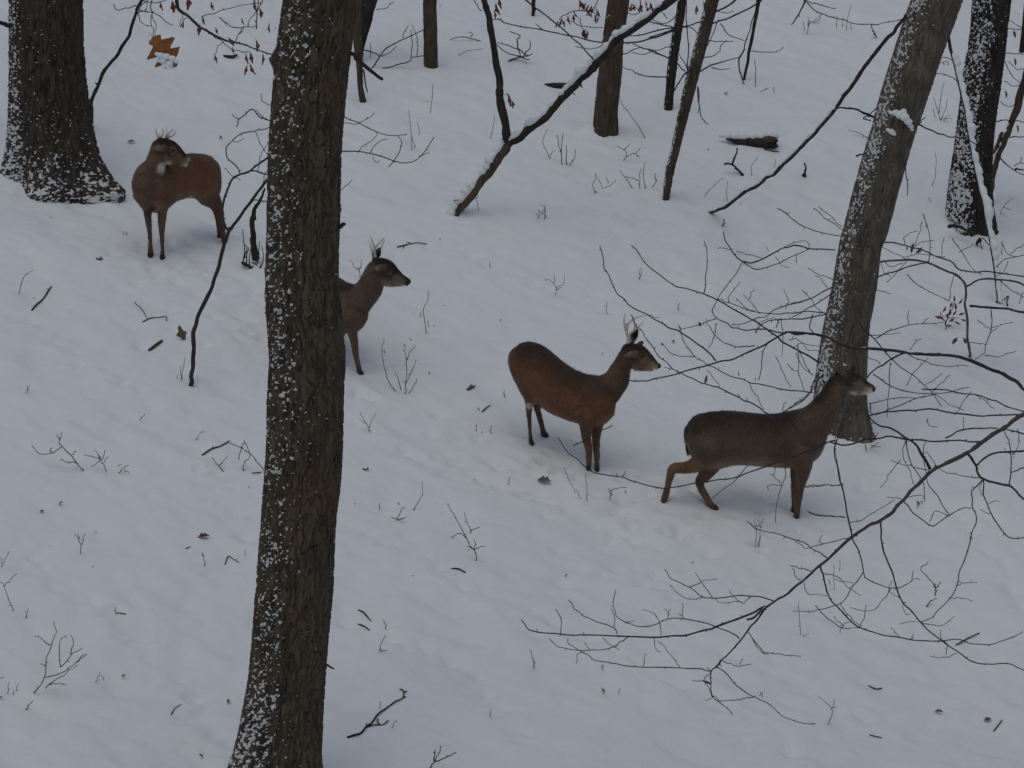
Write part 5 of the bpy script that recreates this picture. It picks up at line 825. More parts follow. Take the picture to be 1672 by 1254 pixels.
# ------------------------------------------------------------------ deer
def deer_mat():
    m, nt, bs = nodes_mat('deer_coat'); tc = nt.nodes.new('ShaderNodeTexCoord')
    at = N(nt, 'ShaderNodeAttribute', attribute_name='coat')
    mp = N(nt, 'ShaderNodeMapping'); mp.inputs['Scale'].default_value = (1, 1, .45); nt.links.new(tc.outputs['Object'], mp.inputs[0])
    g = noise_mix(nt, mp.outputs[0], 95, (.74, .74, .74), (1.20, 1.19, 1.18), .3, .7, 5)
    g2 = noise_mix(nt, tc.outputs['Object'], 5.5, (.74, .75, .77), (1.24, 1.21, 1.17), .3, .7, 3)
    a = N(nt, 'ShaderNodeMix', data_type='RGBA', blend_type='MULTIPLY'); a.inputs[0].default_value = 1; nt.links.new(at.outputs['Color'], a.inputs[6]); nt.links.new(g, a.inputs[7])
    b = N(nt, 'ShaderNodeMix', data_type='RGBA', blend_type='MULTIPLY'); b.inputs[0].default_value = 1; nt.links.new(a.outputs[2], b.inputs[6]); nt.links.new(g2, b.inputs[7])
    nt.links.new(b.outputs[2], bs.inputs['Base Color']); bs.inputs['Roughness'].default_value = .9; bs.inputs['Specular IOR Level'].default_value = .12
    bs.inputs['Sheen Weight'].default_value = .12; bs.inputs['Sheen Roughness'].default_value = .5
    bump(nt, bs, mp.outputs[0], 130, .8, .008, 6); return m
M_DEER = deer_mat()
m_, nt_, bs_ = nodes_mat('wet_black'); bs_.inputs['Base Color'].default_value = (.008, .007, .007, 1); bs_.inputs['Roughness'].default_value = .12; M_EYE = m_
m_, nt_, bs_ = nodes_mat('nose_skin'); bs_.inputs['Base Color'].default_value = (.012, .011, .011, 1); bs_.inputs['Roughness'].default_value = .35; M_NOSE = m_
m_, nt_, bs_ = nodes_mat('hoof_horn'); bs_.inputs['Base Color'].default_value = (.02, .017, .015, 1); bs_.inputs['Roughness'].default_value = .5; M_HOOF = m_
m_, nt_, bs_ = nodes_mat('antler_bone'); tc_ = nt_.nodes.new('ShaderNodeTexCoord'); nt_.links.new(noise_mix(nt_, tc_.outputs['Object'], 40, (.42, .36, .27), (.66, .60, .48), .3, .7), bs_.inputs['Base Color']); bs_.inputs['Roughness'].default_value = .6; M_ANT = m_

class Deer:
    def __init__(s, Z, yc, name, label, feet, coat):
        s.Z = Z; s.yc = yc; s.k = yc/CP/FX/Z[2]        # metres per zoom pixel
        s.pal = coat; s.V = []; s.F = []; s.Cc = []; s.n = 0; s.spots = []
        s.feet = [s.g(*f) for f in feet]
        base = sum(s.feet, Vector())/len(s.feet); base.z = min(f.z for f in s.feet)
        s.base = base; s.t = None; s.name = name; s.label = label
    def px(s, x, y): return (s.Z[0]+x/s.Z[2], s.Z[1]+y/s.Z[2])
    def p(s, x, y, dy=0): u, v = s.px(x, y); return PY(u, v, s.yc+dy)
    def g(s, x, y): u, v = s.px(x, y); return G(u, v)
    def loft(s, rings, k=22, sub=7, up=(0, 0, 1), capk=.9, cap=(1, 1), shear=False):
        """rings: (centre, half width a, half height b, colour top, side, bottom)"""
        A = np.array([[*r[0], r[1], r[2], *r[3], *r[4], *r[5]] for r in rings], float)
        A = crom(A, sub) if len(A) > 2 else crom(A, 8)
        A[:, 3:] = np.maximum(A[:, 3:], .002)
        C = A[:, :3]; T = np.gradient(C, axis=0); T /= np.linalg.norm(T, axis=1)[:, None]
        if shear: T[:, 2] = 0; T /= np.linalg.norm(T, axis=1)[:, None]
        # rounded end caps
        def capring(i, sgn, n=4):
            out = []
            for j in range(n, 0, -1) if sgn < 0 else range(1, n+1):
                t = j/n*.97; r = A[i].copy(); r[:3] = C[i]+sgn*T[i]*min(A[i, 3], A[i, 4])*math.sin(t*math.pi/2)*capk; f = math.cos(t*math.pi/2); r[3] *= f; r[4] *= f; out.append((r, T[i]))
            return out
        R_ = (capring(0, -1) if cap[0] else [])+[(A[i], T[i]) for i in range(len(A))]+(capring(-1, 1) if cap[1] else [])
        upv = np.array(up, float); V = []; K = []
        for r, t in R_:
            sd = np.cross(t, upv); sd /= np.linalg.norm(sd)+1e-9; u = np.cross(sd, t)
            for j in range(k):
                a = 2*math.pi*j/k; ca, sa = math.cos(a), math.sin(a)
                V.append(r[:3]+sd*ca*r[3]+u*sa*r[4])
                w = sa; top, side, bot = r[5:8], r[8:11], r[11:14]
                tt = min(1, max(0, (w-.15)/.75)); bb = min(1, max(0, (-w-.40)/.5))
                K.append(top*tt+side*(1-tt-bb)+bot*bb if tt+bb <= 1 else top)
        n = len(R_); F = [(i*k+j, i*k+(j+1) % k, (i+1)*k+(j+1) % k, (i+1)*k+j) for i in range(n-1) for j in range(k)]
        V += [R_[0][0][:3]-R_[0][1]*.001, R_[-1][0][:3]+R_[-1][1]*.001]; K += [K[0], K[-1]]; m = n*k
        F += [((j+1) % k, j, m) for j in range(k)]+[((n-1)*k+j, (n-1)*k+(j+1) % k, m+1) for j in range(k)]
        s.V += V; s.K = K; s.Cc += K; s.F += [tuple(q+s.n for q in f) for f in F]; s.n += len(V)
    def torso(s, rows, wid=.93):           # (x, top, bottom, dy, half width m)
        P_ = s.pal
        s.loft([(s.p(x, (a+b)/2, dy), w*wid, (b-a)/2*s.k/.965, P_['back'], P_['flank'], P_['belly']) for x, a, b, dy, w in rows], k=32, capk=.32, shear=True)
    def limb(s, rows, cols=None, up=(0, -1, 0), k=14, a_scale=.9):   # (x, y, r, dy, colour)
        if rows[-1][4] == 'foot':           # shanks come down to where the hoof stands
            fy = rows[-1][3]; i0 = next(i for i, r in enumerate(rows) if r[4] in ('shank', 'foot')); n_ = len(rows)
            rows = [r if i < i0 else (r[0], r[1], r[2], r[3]+(fy-r[3])*min(1, .45+.6*(i-i0+1)/(n_-i0)), r[4]) for i, r in enumerate(rows)]
            x, y, r, dy, c = rows[-1]; rows = rows+[(x+(x-rows[-2][0])*.3, y+14, r*.9, dy, 'foot')]
        s.loft([(s.p(x, y, dy), r*s.k*(a_scale if j > 1 else .9), r*s.k, s.pal[c], s.pal[c], s.pal[c]) for j, (x, y, r, dy, c) in enumerate(rows)], k=k, up=up)
    def head(s, rows, a_scale=.72):
        s.loft([(s.p(x, y, dy), r*s.k*a_scale, r*s.k, s.pal[a], s.pal[b], s.pal[c]) for x, y, r, dy, a, b, c in rows], k=26, up=(0, 0, 1))
    def spot(s, x, y, dy, r, col, soft=.5, stretch=None): s.spots.append((np.array(s.p(x, y, dy)), r*s.k, np.array(s.pal[col] if isinstance(col, str) else col), soft))
    def finish(s, voxel=.0062):
        t = s.t = thing(s.name, s.base, s.label, 'deer', 'deer standing on the snowy slope')
        me = bpy.data.meshes.new('tmp'); me.from_pydata([tuple(v) for v in s.V], [], s.F); me.update()
        o = bpy.data.objects.new('tmp', me); COL.objects.link(o)
        r = o.modifiers.new('r', 'REMESH'); r.mode = 'VOXEL'; r.voxel_size = voxel; r.use_smooth_shade = True
        sm = o.modifiers.new('s', 'SMOOTH'); sm.factor = .5; sm.iterations = 4
        dg = bpy.context.evaluated_depsgraph_get(); me2 = bpy.data.meshes.new_from_object(o.evaluated_get(dg))
        bpy.data.objects.remove(o)
        n = len(me2.vertices); co = np.empty(n*3, np.float32); me2.vertices.foreach_get('co', co); co = co.reshape(-1, 3).astype(float)
        me2.calc_normals_split() if hasattr(me2, 'calc_normals_split') else None
        no = np.empty(n*3, np.float32); me2.vertices.foreach_get('normal', no); no = no.reshape(-1, 3)
        kd = KDTree(len(s.V))
        for i, v in enumerate(s.V): kd.insert(v, i)
        kd.balance(); K = np.array(s.Cc); col = np.zeros((n, 3))
        for i in range(n):
            W = 0; c = 0
            for (_, j, d) in kd.find_n(co[i], 6): w = 1/(d+.006)**2; W += w; c = c+K[j]*w
            col[i] = c/W
        jit = fbm(co*14, 5, 3)
        for c, r, kcol, soft in s.spots:
            d = np.linalg.norm(co-c, axis=1)/r + .22*jit
            w = 1-sstep(1-soft, 1+soft*.4, d); col = col*(1-w[:, None])+kcol*w[:, None]
        co = co+no*(.0035*fbm(co*28, 9, 2)+.004*fbm(co*9, 11, 2))[:, None]
        f = np.empty(len(me2.loops), np.int32); me2.loops.foreach_get('vertex_index', f)
        quads = [tuple(q.vertices) for q in me2.polygons]
        b = mesh_obj('body', co, quads, M_DEER, t); cattr(b, 'coat', np.clip(col, 0, 1)); s.body = b; s.co = co; s.no = no; s.col = col
        s.fur()
    def fur(s, n=26000):
        """short guard hairs lying along the coat, so the outline is soft"""
        idx = np.random.choice(len(s.co), min(n, len(s.co)), replace=False)
        P_ = s.co[idx]; Nn = s.no[idx].astype(float); D = np.tile(np.array([[0, 0, -1.]]), (len(idx), 1))
        D = D-Nn*(D*Nn).sum(1)[:, None]; D /= np.linalg.norm(D, axis=1)[:, None]+1e-6
        D = D*.8+Nn*.42+np.random.normal(0, .18, D.shape); D /= np.linalg.norm(D, axis=1)[:, None]
        S_ = np.cross(D, Nn); S_ /= np.linalg.norm(S_, axis=1)[:, None]+1e-6
        L = np.random.uniform(.012, .024, len(idx))[:, None]; w = .0013
        V = np.stack([P_-S_*w-Nn*.002, P_+S_*w-Nn*.002, P_+D*L], 1).reshape(-1, 3)
        F = np.arange(len(V)).reshape(-1, 3)
        c = np.repeat(s.col[idx]*np.random.uniform(.78, 1.24, (len(idx), 1)), 3, axis=0)
        o = mesh_obj('fur', V, F, M_DEER, s.t); cattr(o, 'coat', np.clip(c, 0, 1)); tag(o, None, None, None, 'stuff')
    def ball(s, name, x, y, dy, r, mat, sc=(1, 1, 1)):
        c = s.p(x, y, dy); V = []; F = []; n, k = 9, 14
        for i in range(n):
            for j in range(k):
                a = math.pi*(i+.001)/(n-1+.002); b = 2*math.pi*j/k; V.append(c+Vector((math.sin(a)*math.cos(b)*sc[0], math.sin(a)*math.sin(b)*sc[1], math.cos(a)*sc[2]))*r*s.k)
        for i in range(n-1):
            for j in range(k): F.append((i*k+j, (i+1)*k+j, (i+1)*k+(j+1) % k, i*k+(j+1) % k))
        mb = MB(); mb.add(V, F); return mb.build(name, mat, s.t)
    def antler(s, strokes, dy=0):
        mb = MB()
        for pts, w0, w1, d0, d1 in strokes:
            P3 = [s.p(x, y, dy+d0+(d1-d0)*i/(len(pts)-1)) for i, (x, y) in enumerate(pts)]
            C = crom([tuple(q) for q in P3], 5); t = np.linspace(0, 1, len(C)); tube(mb, C, .62*s.k*(w0+(w1-w0)*t**1.3)*(1+.08*np.sin(t*40)), 8)
        return mb.build('antler', M_ANT, s.t)
    def ear(s, pts, w, thick=.35):          # a leaf-shaped cupped ear as part of the body
        n = len(pts); prof = [.45, .95, 1.0, .7, .12] if n == 5 else [.6, 1.0, .75, .12] if n == 4 else [.7, 1, .2]
        s.loft([(s.p(x, y, dy), w*prof[i]*s.k*thick, w*prof[i]*s.k, s.pal['ear'], s.pal['ear'], s.pal['ear']) for i, (x, y, dy) in enumerate(pts)], k=12, up=(0, -.25, 1))
    def hoof(s, x, y, dirx=.6, size=15, y_world=None):
        c = s.g(x, y); yw = c.y; k = s.k; mb = MB()
        for sd in (-1, 1):
            o = Vector((sd*.010*(1 if abs(dirx) < .3 else .4), sd*.009, 0))
            P3 = [c+o+Vector((-dirx*.012, 0, .030)), c+o+Vector((dirx*.006, -.002, .012)), c+o+Vector((dirx*.034, -.010 if abs(dirx) < .3 else 0, -.006))]
            tube(mb, crom([tuple(q) for q in P3], 3), np.interp(np.linspace(0, 1, 7), [0, .5, 1], [.013, .015, .006]), 8)
        return mb.build('hoof', M_HOOF, s.t)

RED = dict(back=(.070, .040, .026), flank=(.185, .093, .050), belly=(.27, .17, .11), leg=(.165, .092, .062), shank=(.135, .080, .058), foot=(.07, .048, .036), neck=(.145, .090, .060), head=(.062, .049, .042), cheek=(.19, .125, .082),
           dark=(.028, .020, .016), white=(.62, .56, .48), pale=(.36, .28, .20), ear=(.19, .14, .10), rump=(.14, .07, .04))
GREY = dict(back=(.040, .028, .022), flank=(.118, .080, .056), belly=(.26, .195, .14), leg=(.155, .096, .062), shank=(.165, .098, .060), foot=(.09, .06, .045), neck=(.13, .085, .058), head=(.075, .056, .044), cheek=(.19, .145, .108),
            dark=(.022, .018, .016), white=(.60, .55, .48), pale=(.34, .27, .20), ear=(.14, .105, .08), rump=(.12, .075, .05))
BROWN = dict(RED, back=(.055, .034, .024), flank=(.165, .079, .041), neck=(.125, .074, .048), belly=(.24, .135, .080), leg=(.16, .088, .052))

# --- third buck (middle right, antlers, turned toward the lower right)
yf = [G(*zp(ZR, [q])[0]).y for q in ((650, 1150), (712, 1158), (252, 975), (345, 915))]
yF3, yR3 = (yf[0]+yf[1])/2, (yf[2]+yf[3])/2
d = Deer(ZR, yF3+.05, 'buck', 'reddish-brown antlered buck standing broadside in the open, its rump toward the front oak', [(650, 1150), (712, 1158), (252, 975), (345, 915)], BROWN)
r3 = yR3-d.yc-.02
def lp(x, x0=190, x1=700): return r3*(1-(x-x0)/(x1-x0))
d.torso([(138, 290, 450, lp(150)+.02, .10), (178, 258, 560, lp(178), .145), (215, 250, 640, lp(215), .165), (260, 258, 680, lp(260), .172), (320, 283, 700, lp(320), .172), (400, 350, 752, lp(400), .175), (500, 428, 795, lp(500), .180),
         (600, 474, 826, lp(600), .175), (690, 490, 848, 0, .165), (770, 500, 828, -.04, .13), (822, 570, 780, -.05, .08)])
d.limb([(715, 640, 135, 0, 'neck'), (780, 590, 116, -.01, 'neck'), (840, 530, 98, -.02, 'neck'), (872, 460, 78, -.03, 'neck'), (896, 400, 64, -.03, 'neck'), (915, 350, 56, -.03, 'neck')], up=(1, 0, .6), k=26, a_scale=.78)
d.head([(915, 322, 58, -.03, 'dark', 'head', 'neck'), (955, 326, 70, -.03, 'dark', 'head', 'cheek'), (1003, 341, 72, -.04, 'dark', 'head', 'cheek'), (1045, 363, 61, -.045, 'dark', 'cheek', 'cheek'), (1085, 391, 44, -.05, 'dark', 'cheek', 'cheek'), (1122, 414, 31, -.055, 'dark', 'pale', 'pale'), (1142, 423, 25, -.055, 'dark', 'pale', 'white')], .72)
d.limb([(990, 415, 42, -.045, 'cheek'), (1040, 430, 28, -.05, 'cheek'), (1100, 443, 16, -.055, 'pale')], up=(0, 0, 1), k=16, a_scale=.8)
d.ear([(1000, 345, -.08), (965, 338, -.115), (925, 345, -.135), (888, 365, -.135)], 25)
d.ear([(990, 290, .03), (1012, 272, .06), (1032, 258, .08), (1044, 246, .09)], 27, .5)
d.ear([(930, 275, .03), (950, 240, .05), (978, 200, .06), (1002, 158, .06)], 40, .5)
# legs: front pair
d.limb([(640, 760, 90, -.075, 'flank'), (640, 850, 56, -.085, 'leg'), (638, 930, 38, -.085, 'leg'), (652, 1000, 31, -.08, 'leg'), (655, 1030, 26, -.08, 'shank'), (655, 1090, 21, -.08, 'shank'), (655, 1125, 22, -.08, 'foot'), (650, 1150, 20, yf[0]-d.yc, 'foot')])
d.limb([(720, 760, 80, .04, 'flank'), (712, 850, 46, .03, 'leg'), (706, 930, 34, .02, 'leg'), (708, 1000, 27, .01, 'leg'), (712, 1050, 22, 0, 'shank'), (712, 1100, 19, 0, 'shank'), (712, 1130, 22, 0, 'foot'), (712, 1157, 20, yf[1]-d.yc, 'foot')])
# hind legs
d.limb([(240, 560, 105, lp(240)-.05, 'flank'), (238, 630, 62, lp(235)-.06, 'flank'), (236, 690, 34, lp(235)-.06, 'leg'), (232, 740, 24, lp(235)-.06, 'shank'), (235, 820, 17, lp(235)-.06, 'shank'), (240, 900, 15, lp(235)-.06, 'shank'), (246, 945, 18, lp(235)-.06, 'foot'), (252, 975, 15, yf[2]-d.yc, 'foot')])
d.limb([(300, 600, 90, lp(300)+.07, 'flank'), (288, 680, 40, lp(300)+.08, 'leg'), (296, 740, 26, lp(300)+.08, 'shank'), (314, 810, 20, lp(300)+.08, 'shank'), (326, 860, 19, lp(300)+.08, 'shank'), (338, 900, 24, yf[3]-d.yc, 'foot'), (350, 915, 18, yf[3]-d.yc, 'foot')])
d.limb([(170, 330, 34, lp(150)+.02, 'back'), (142, 380, 30, lp(150)+.02, 'back'), (140, 440, 22, lp(150)+.03, 'back'), (158, 520, 12, lp(150)+.03, 'pale')], a_scale=.6)
d.spot(240, 700, lp(235)-.09, 30, 'white', .4); d.spot(225, 250, lp(205), 34, 'dark', .7); d.spot(560, 835, lp(560)-.05, 24, 'white', .6)
d.spot(968, 478, -.09, 34, 'white', .6); d.spot(945, 342, -.16, 26, 'pale', .7); d.spot(1132, 432, -.085, 20, 'pale', .5); d.spot(1120, 447, -.07, 12, 'white', .5); d.spot(1030, 352, -.12, 17, 'cheek', .8); d.spot(1150, 425, -.06, 14, 'dark', .5)
d.spot(940, 275, .0, 40, 'dark', .7); d.spot(1060, 370, -.04, 26, 'head', .7); d.spot(1030, 250, .08, 22, 'dark', .6); d.spot(985, 190, .05, 46, 'dark', .6)
for x, y in ((650, 1150), (712, 1157), (252, 975), (348, 915)): d.spot(x, y, G(*zp(ZR, [(x, y)])[0]).y-d.yc, 24, 'dark', .5)
d.spot(300, 700, lp(300)-.1, 70, 'belly', 1.0); d.spot(430, 760, lp(430)-.1, 60, 'belly', 1.0); d.finish()
d.ball('eye', 1031, 352, -.10, 12, M_EYE, (1.2, .7, 1)); d.ball('nose', 1151, 421, -.058, 18, M_NOSE, (.8, 1.1, 1))
d.antler([([(934, 262), (930, 215), (912, 165), (903, 115), (908, 52)], 18, 4, -.02, -.02), ([(920, 190), (930, 130), (960, 98), (1000, 76), (1060, 64)], 15, 4, -.02, -.07), ([(912, 150), (918, 125), (925, 118)], 12, 8, -.02, -.03)], -.03)
d.antler([([(950, 255), (940, 205), (962, 180), (1000, 150), (1020, 130), (1046, 104)], 17, 4, .03, .0), ([(985, 160), (975, 110), (950, 58)], 12, 4, .02, .05), ([(965, 178), (985, 140), (990, 120)], 10, 4, .03, .01)], 0)
for x, y, dx in ((650, 1152, .5), (712, 1158, .5), (252, 977, .4), (350, 917, .7)): d.hoof(x, y, dx)

# --- fourth deer (right, walking, no antlers in view)
yg = [G(*zp(ZQ, [q])[0]).y for q in ((1022, 1122), (1000, 1082), (130, 1045), (475, 1068))]
d = Deer(ZQ, (yg[0]+yg[1])/2, 'deer', 'grey-brown deer without visible antlers walking right, its head against the leaning trunk', [(1022, 1122), (1000, 1082), (130, 1045), (475, 1068)], GREY)
h4 = ((yg[2]+yg[3])/2-d.yc)*.6
def lq(x): return h4*(1-(x-350)/700)
d.torso([(292, 510, 640, lq(290), .085), (312, 475, 700, lq(310), .13), (355, 440, 752, lq(355), .155), (430, 422, 795, lq(430), .17), (520, 413, 792, lq(520), .175), (620, 416, 770, lq(620), .18), (740, 429, 776, lq(740), .185), (860, 434, 784, lq(860), .18),
         (970, 414, 790, 0, .165), (1060, 395, 782, -.01, .155), (1130, 400, 756, -.01, .13), (1185, 440, 705, -.01, .10), (1210, 480, 650, -.01, .07)])
d.limb([(1080, 540, 150, -.01, 'neck'), (1150, 480, 125, -.01, 'neck'), (1205, 410, 108, -.01, 'neck'), (1246, 340, 92, -.015, 'neck'), (1276, 275, 80, -.02, 'neck'), (1300, 222, 68, -.02, 'neck')], up=(1, 0, .6), k=26, a_scale=.62)
d.head([(1300, 200, 56, -.02, 'dark', 'head', 'neck'), (1340, 198, 62, -.02, 'dark', 'head', 'cheek'), (1390, 212, 64, -.025, 'dark', 'head', 'cheek'), (1430, 230, 54, -.03, 'dark', 'cheek', 'cheek'), (1470, 247, 43, -.035, 'dark', 'cheek', 'cheek'), (1505, 261, 34, -.04, 'dark', 'pale', 'white'), (1524, 266, 28, -.04, 'dark', 'pale', 'white')], .72)
d.limb([(1385, 255, 42, -.03, 'cheek'), (1430, 278, 28, -.035, 'cheek'), (1490, 289, 15, -.04, 'white')], up=(0, 0, 1), k=16, a_scale=.8)
d.ear([(1350, 175, -.06), (1325, 150, -.085), (1297, 118, -.10), (1272, 88, -.10)], 27)
d.ear([(1375, 165, .03), (1388, 142, .05), (1398, 122, .06), (1406, 100, .06)], 36, .5)
d.limb([(1050, 690, 110, -.07, 'flank'), (1062, 780, 72, -.08, 'leg'), (1055, 850, 52, -.08, 'leg'), (1042, 920, 37, -.08, 'leg'), (1036, 970, 31, -.08, 'leg'), (1030, 1030, 24, -.07, 'shank'), (1026, 1080, 21, -.06, 'shank'), (1022, 1118, 19, yg[0]-d.yc, 'foot')])
d.limb([(1030, 700, 90, .05, 'flank'), (1016, 790, 44, .05, 'leg'), (1010, 870, 30, .05, 'leg'), (1006, 940, 22, .05, 'shank'), (1004, 1020, 17, .05, 'shank'), (1000, 1080, 17, yg[1]-d.yc, 'foot')])
d.limb([(430, 640, 140, lq(400)-.06, 'flank'), (400, 720, 95, lq(400)-.07, 'flank'), (345, 770, 58, lq(400)-.08, 'leg'), (280, 788, 44, lq(400)-.09, 'leg'), (218, 790, 38, lq(400)-.09, 'leg'), (192, 808, 33, lq(400)-.09, 'leg'), (178, 860, 26, lq(400)-.09, 'shank'), (160, 930, 24, lq(400)-.08, 'shank'), (145, 985, 25, lq(400)-.07, 'shank'), (130, 1040, 24, yg[2]-d.yc, 'foot')])
d.limb([(470, 680, 120, lq(400)+.06, 'flank'), (445, 770, 80, lq(400)+.06, 'flank'), (412, 835, 52, lq(400)+.06, 'leg'), (378, 882, 36, lq(400)+.06, 'leg'), (390, 930, 28, lq(400)+.06, 'shank'), (420, 985, 24, lq(400)+.06, 'shank'), (446, 1030, 25, lq(400)+.05, 'shank'), (478, 1060, 20, yg[3]-d.yc, 'foot')])
d.limb([(330, 520, 26, lq(300), 'back'), (300, 570, 24, lq(300)-.01, 'back'), (290, 630, 16, lq(300)-.01, 'dark'), (294, 685, 13, lq(300)-.01, 'dark'), (300, 712, 7, lq(300)-.01, 'white')], a_scale=.7)
d.spot(310, 640, lq(300)-.06, 26, 'pale', .7); d.spot(322, 555, lq(300)-.10, 20, 'rump', .6); d.spot(372, 900, lq(400)+.03, 24, 'dark', .6)
for x in range(420, 1140, 60): d.spot(x, 450+(x-400)*.02, lq(x), 75, 'back', .7)
for x, y in ((1150, 400), (1190, 330), (1225, 270), (1262, 200)): d.spot(x-25, y, -.01, 70, 'back', .7)
d.spot(970, 745, -.10, 70, (.20, .105, .056), 1.0); d.spot(250, 790, lq(400)-.10, 110, (.185, .100, .056), 1.0)
d.spot(1414, 224, -.085, 15, 'pale', .6); d.spot(1440, 235, -.08, 30, 'cheek', .6); d.spot(1515, 280, -.06, 20, 'white', .5); d.spot(1400, 300, -.05, 34, 'white', .6); d.spot(1480, 215, -.03, 30, 'dark', .6); d.spot(1400, 130, .04, 34, 'dark', .6); d.spot(1360, 170, -.02, 40, 'dark', .8); d.spot(1532, 268, -.04, 14, 'dark', .5)
for x, y in ((1022, 1120), (1000, 1080), (130, 1043), (478, 1064)): d.spot(x, y, G(*zp(ZQ, [(x, y)])[0]).y-d.yc, 24, 'dark', .5)
d.finish()
d.ball('eye', 1413, 210, -.09, 13, M_EYE, (1.2, .7, .9)); d.ball('nose', 1534, 266, -.045, 19, M_NOSE, (.8, 1.1, 1.1))
for x, y, dx in ((1022, 1122, .4), (1000, 1082, .4), (128, 1045, .2), (482, 1066, .8)): d.hoof(x, y, dx)

# --- second buck (behind the front oak, head and forequarters in view)
fy = G(*zp(ZP, [(265, 1112)])[0]).y
d = Deer(ZP, fy+.06, 'buck', 'antlered buck half hidden behind the front oak, head and one foreleg showing to its right', [(265, 1112), (110, 1065)], dict(GREY, flank=(.125, .085, .060), neck=(.13, .092, .066), belly=(.19, .10, .055)))
d.torso([(-190, 330, 640, .62, .10), (-160, 300, 690, .58, .15), (-100, 305, 720, .50, .17), (-20, 335, 745, .38, .175), (60, 375, 780, .25, .175), (120, 415, 800, .14, .165), (180, 435, 806, .05, .155), (240, 450, 796, -.02, .13), (285, 500, 765, -.04, .09), (315, 560, 715, -.05, .05)])
d.limb([(195, 620, 125, 0, 'neck'), (265, 552, 115, -.02, 'neck'), (330, 480, 104, -.04, 'neck'), (362, 410, 90, -.05, 'neck'), (382, 345, 78, -.06, 'neck'), (392, 310, 66, -.06, 'neck')], up=(1, 0, .5), k=26, a_scale=.7)
d.head([(378, 300, 62, -.06, 'dark', 'head', 'neck'), (415, 310, 78, -.06, 'dark', 'head', 'neck'), (462, 330, 86, -.065, 'dark', 'head', 'cheek'), (510, 360, 70, -.07, 'dark', 'head', 'cheek'), (555, 387, 52, -.075, 'dark', 'cheek', 'cheek'), (600, 408, 38, -.08, 'dark', 'cheek', 'pale'), (630, 418, 30, -.08, 'dark', 'dark', 'dark')], .66)
d.limb([(450, 400, 52, -.065, 'cheek'), (510, 420, 36, -.07, 'cheek'), (590, 434, 18, -.08, 'pale')], up=(0, 0, 1), k=16, a_scale=.8)
d.ear([(450, 312, -.12), (412, 312, -.155), (370, 322, -.17), (328, 345, -.17)], 29)
d.ear([(375, 250, .0), (388, 220, .02), (405, 190, .03), (424, 158, .03)], 40, .5)
d.limb([(200, 690, 110, -.08, 'flank'), (210, 790, 52, -.09, 'leg'), (222, 860, 34, -.09, 'leg'), (232, 930, 28, -.09, 'leg'), (240, 990, 23, -.08, 'shank'), (252, 1040, 24, -.06, 'shank'), (262, 1085, 22, -.03, 'foot'), (268, 1110, 18, fy-d.yc, 'foot')])
d.limb([(150, 700, 90, .10, 'flank'), (120, 800, 45, .12, 'leg'), (108, 900, 28, .13, 'leg'), (106, 1000, 20, .14, 'shank'), (110, 1065, 18, G(*zp(ZP, [(110, 1065)])[0]).y-d.yc, 'foot')])
for dy_, x0 in ((.42, -140), (.66, -110)): d.limb([(x0, 560, 120, dy_, 'flank'), (x0-5, 700, 60, dy_, 'leg'), (x0-25, 790, 30, dy_, 'leg'), (x0-18, 900, 20, dy_, 'shank'), (x0-5, 980, 20, dy_+.05, 'foot')])
d.spot(405, 322, -.19, 24, 'pale', .7); d.spot(492, 352, -.13, 20, 'cheek', .8); d.spot(560, 400, -.11, 40, 'cheek', .7); d.spot(480, 462, -.10, 40, 'pale', .6); d.spot(640, 418, -.08, 24, 'dark', .5); d.spot(605, 446, -.08, 14, 'dark', .5)
for x, y in ((430, 255), (480, 290), (530, 325), (580, 368)): d.spot(x, y, -.06, 40, 'dark', .7)
for x, y in ((120, 430), (170, 450), (220, 455), (270, 420), (300, 360), (330, 300)): d.spot(x, y, -.01, 55, 'back', .7)
d.spot(265, 1100, fy-d.yc, 26, 'dark', .5); d.spot(395, 215, .02, 46, 'dark', .7)
d.finish()
d.ball('eye', 490, 336, -.13, 13, M_EYE, (1.2, .7, .9)); d.ball('nose', 640, 416, -.08, 19, M_NOSE, (.8, 1.1, 1.1))
d.antler([([(385, 235), (378, 180), (375, 150), (362, 112), (348, 76)], 17, 5, 0, -.03), ([(376, 165), (400, 140), (428, 112), (452, 86)], 16, 5, -.01, -.05)], -.04)
d.antler([([(372, 240), (360, 190), (350, 150), (336, 108)], 14, 4, 0, .05), ([(400, 200), (425, 165), (440, 130), (455, 105)], 14, 4, .02, .04), ([(372, 210), (385, 190), (402, 196)], 14, 10, 0, .02)], .02)
d.hoof(272, 1114, .8); d.hoof(112, 1068, .6)

# --- first buck (upper left, chest toward us, looking back over its shoulder)
yh = [G(*zp(ZN, [q])[0]).y for q in ((305, 1105), (395, 1125), (858, 1005), (828, 962))]
d = Deer(ZN, (yh[0]+yh[1])/2+.05, 'buck', 'young antlered buck at upper left looking back over its shoulder, beside the massive oak', [(305, 1105), (395, 1125), (858, 1005), (828, 962)], dict(RED, back=(.13, .060, .032)))
r1 = max((yh[2]+yh[3])/2-d.yc, .25)
def lr(x): return r1*min(1, max(0, (x-290)/480))
d.torso([(235, 480, 690, -.13, .10), (262, 430, 728, -.08, .15), (300, 390, 765, -.02, .172), (370, 372, 762, .06, .175), (450, 352, 700, lr(450), .165), (540, 340, 668, lr(540), .16), (620, 334, 664, lr(620), .16), (700, 334, 690, lr(700), .16), (760, 348, 690, lr(760), .145), (806, 392, 645, lr(800)+.02, .10)])
d.limb([(286, 560, 124, -.10, 'neck'), (300, 485, 100, -.10, 'neck'), (335, 420, 78, -.09, 'neck'), (350, 360, 70, -.08, 'neck'), (356, 310, 58, -.07, 'neck'), (368, 270, 52, -.06, 'head')], up=(1, 0, .3), k=26, a_scale=1.0)
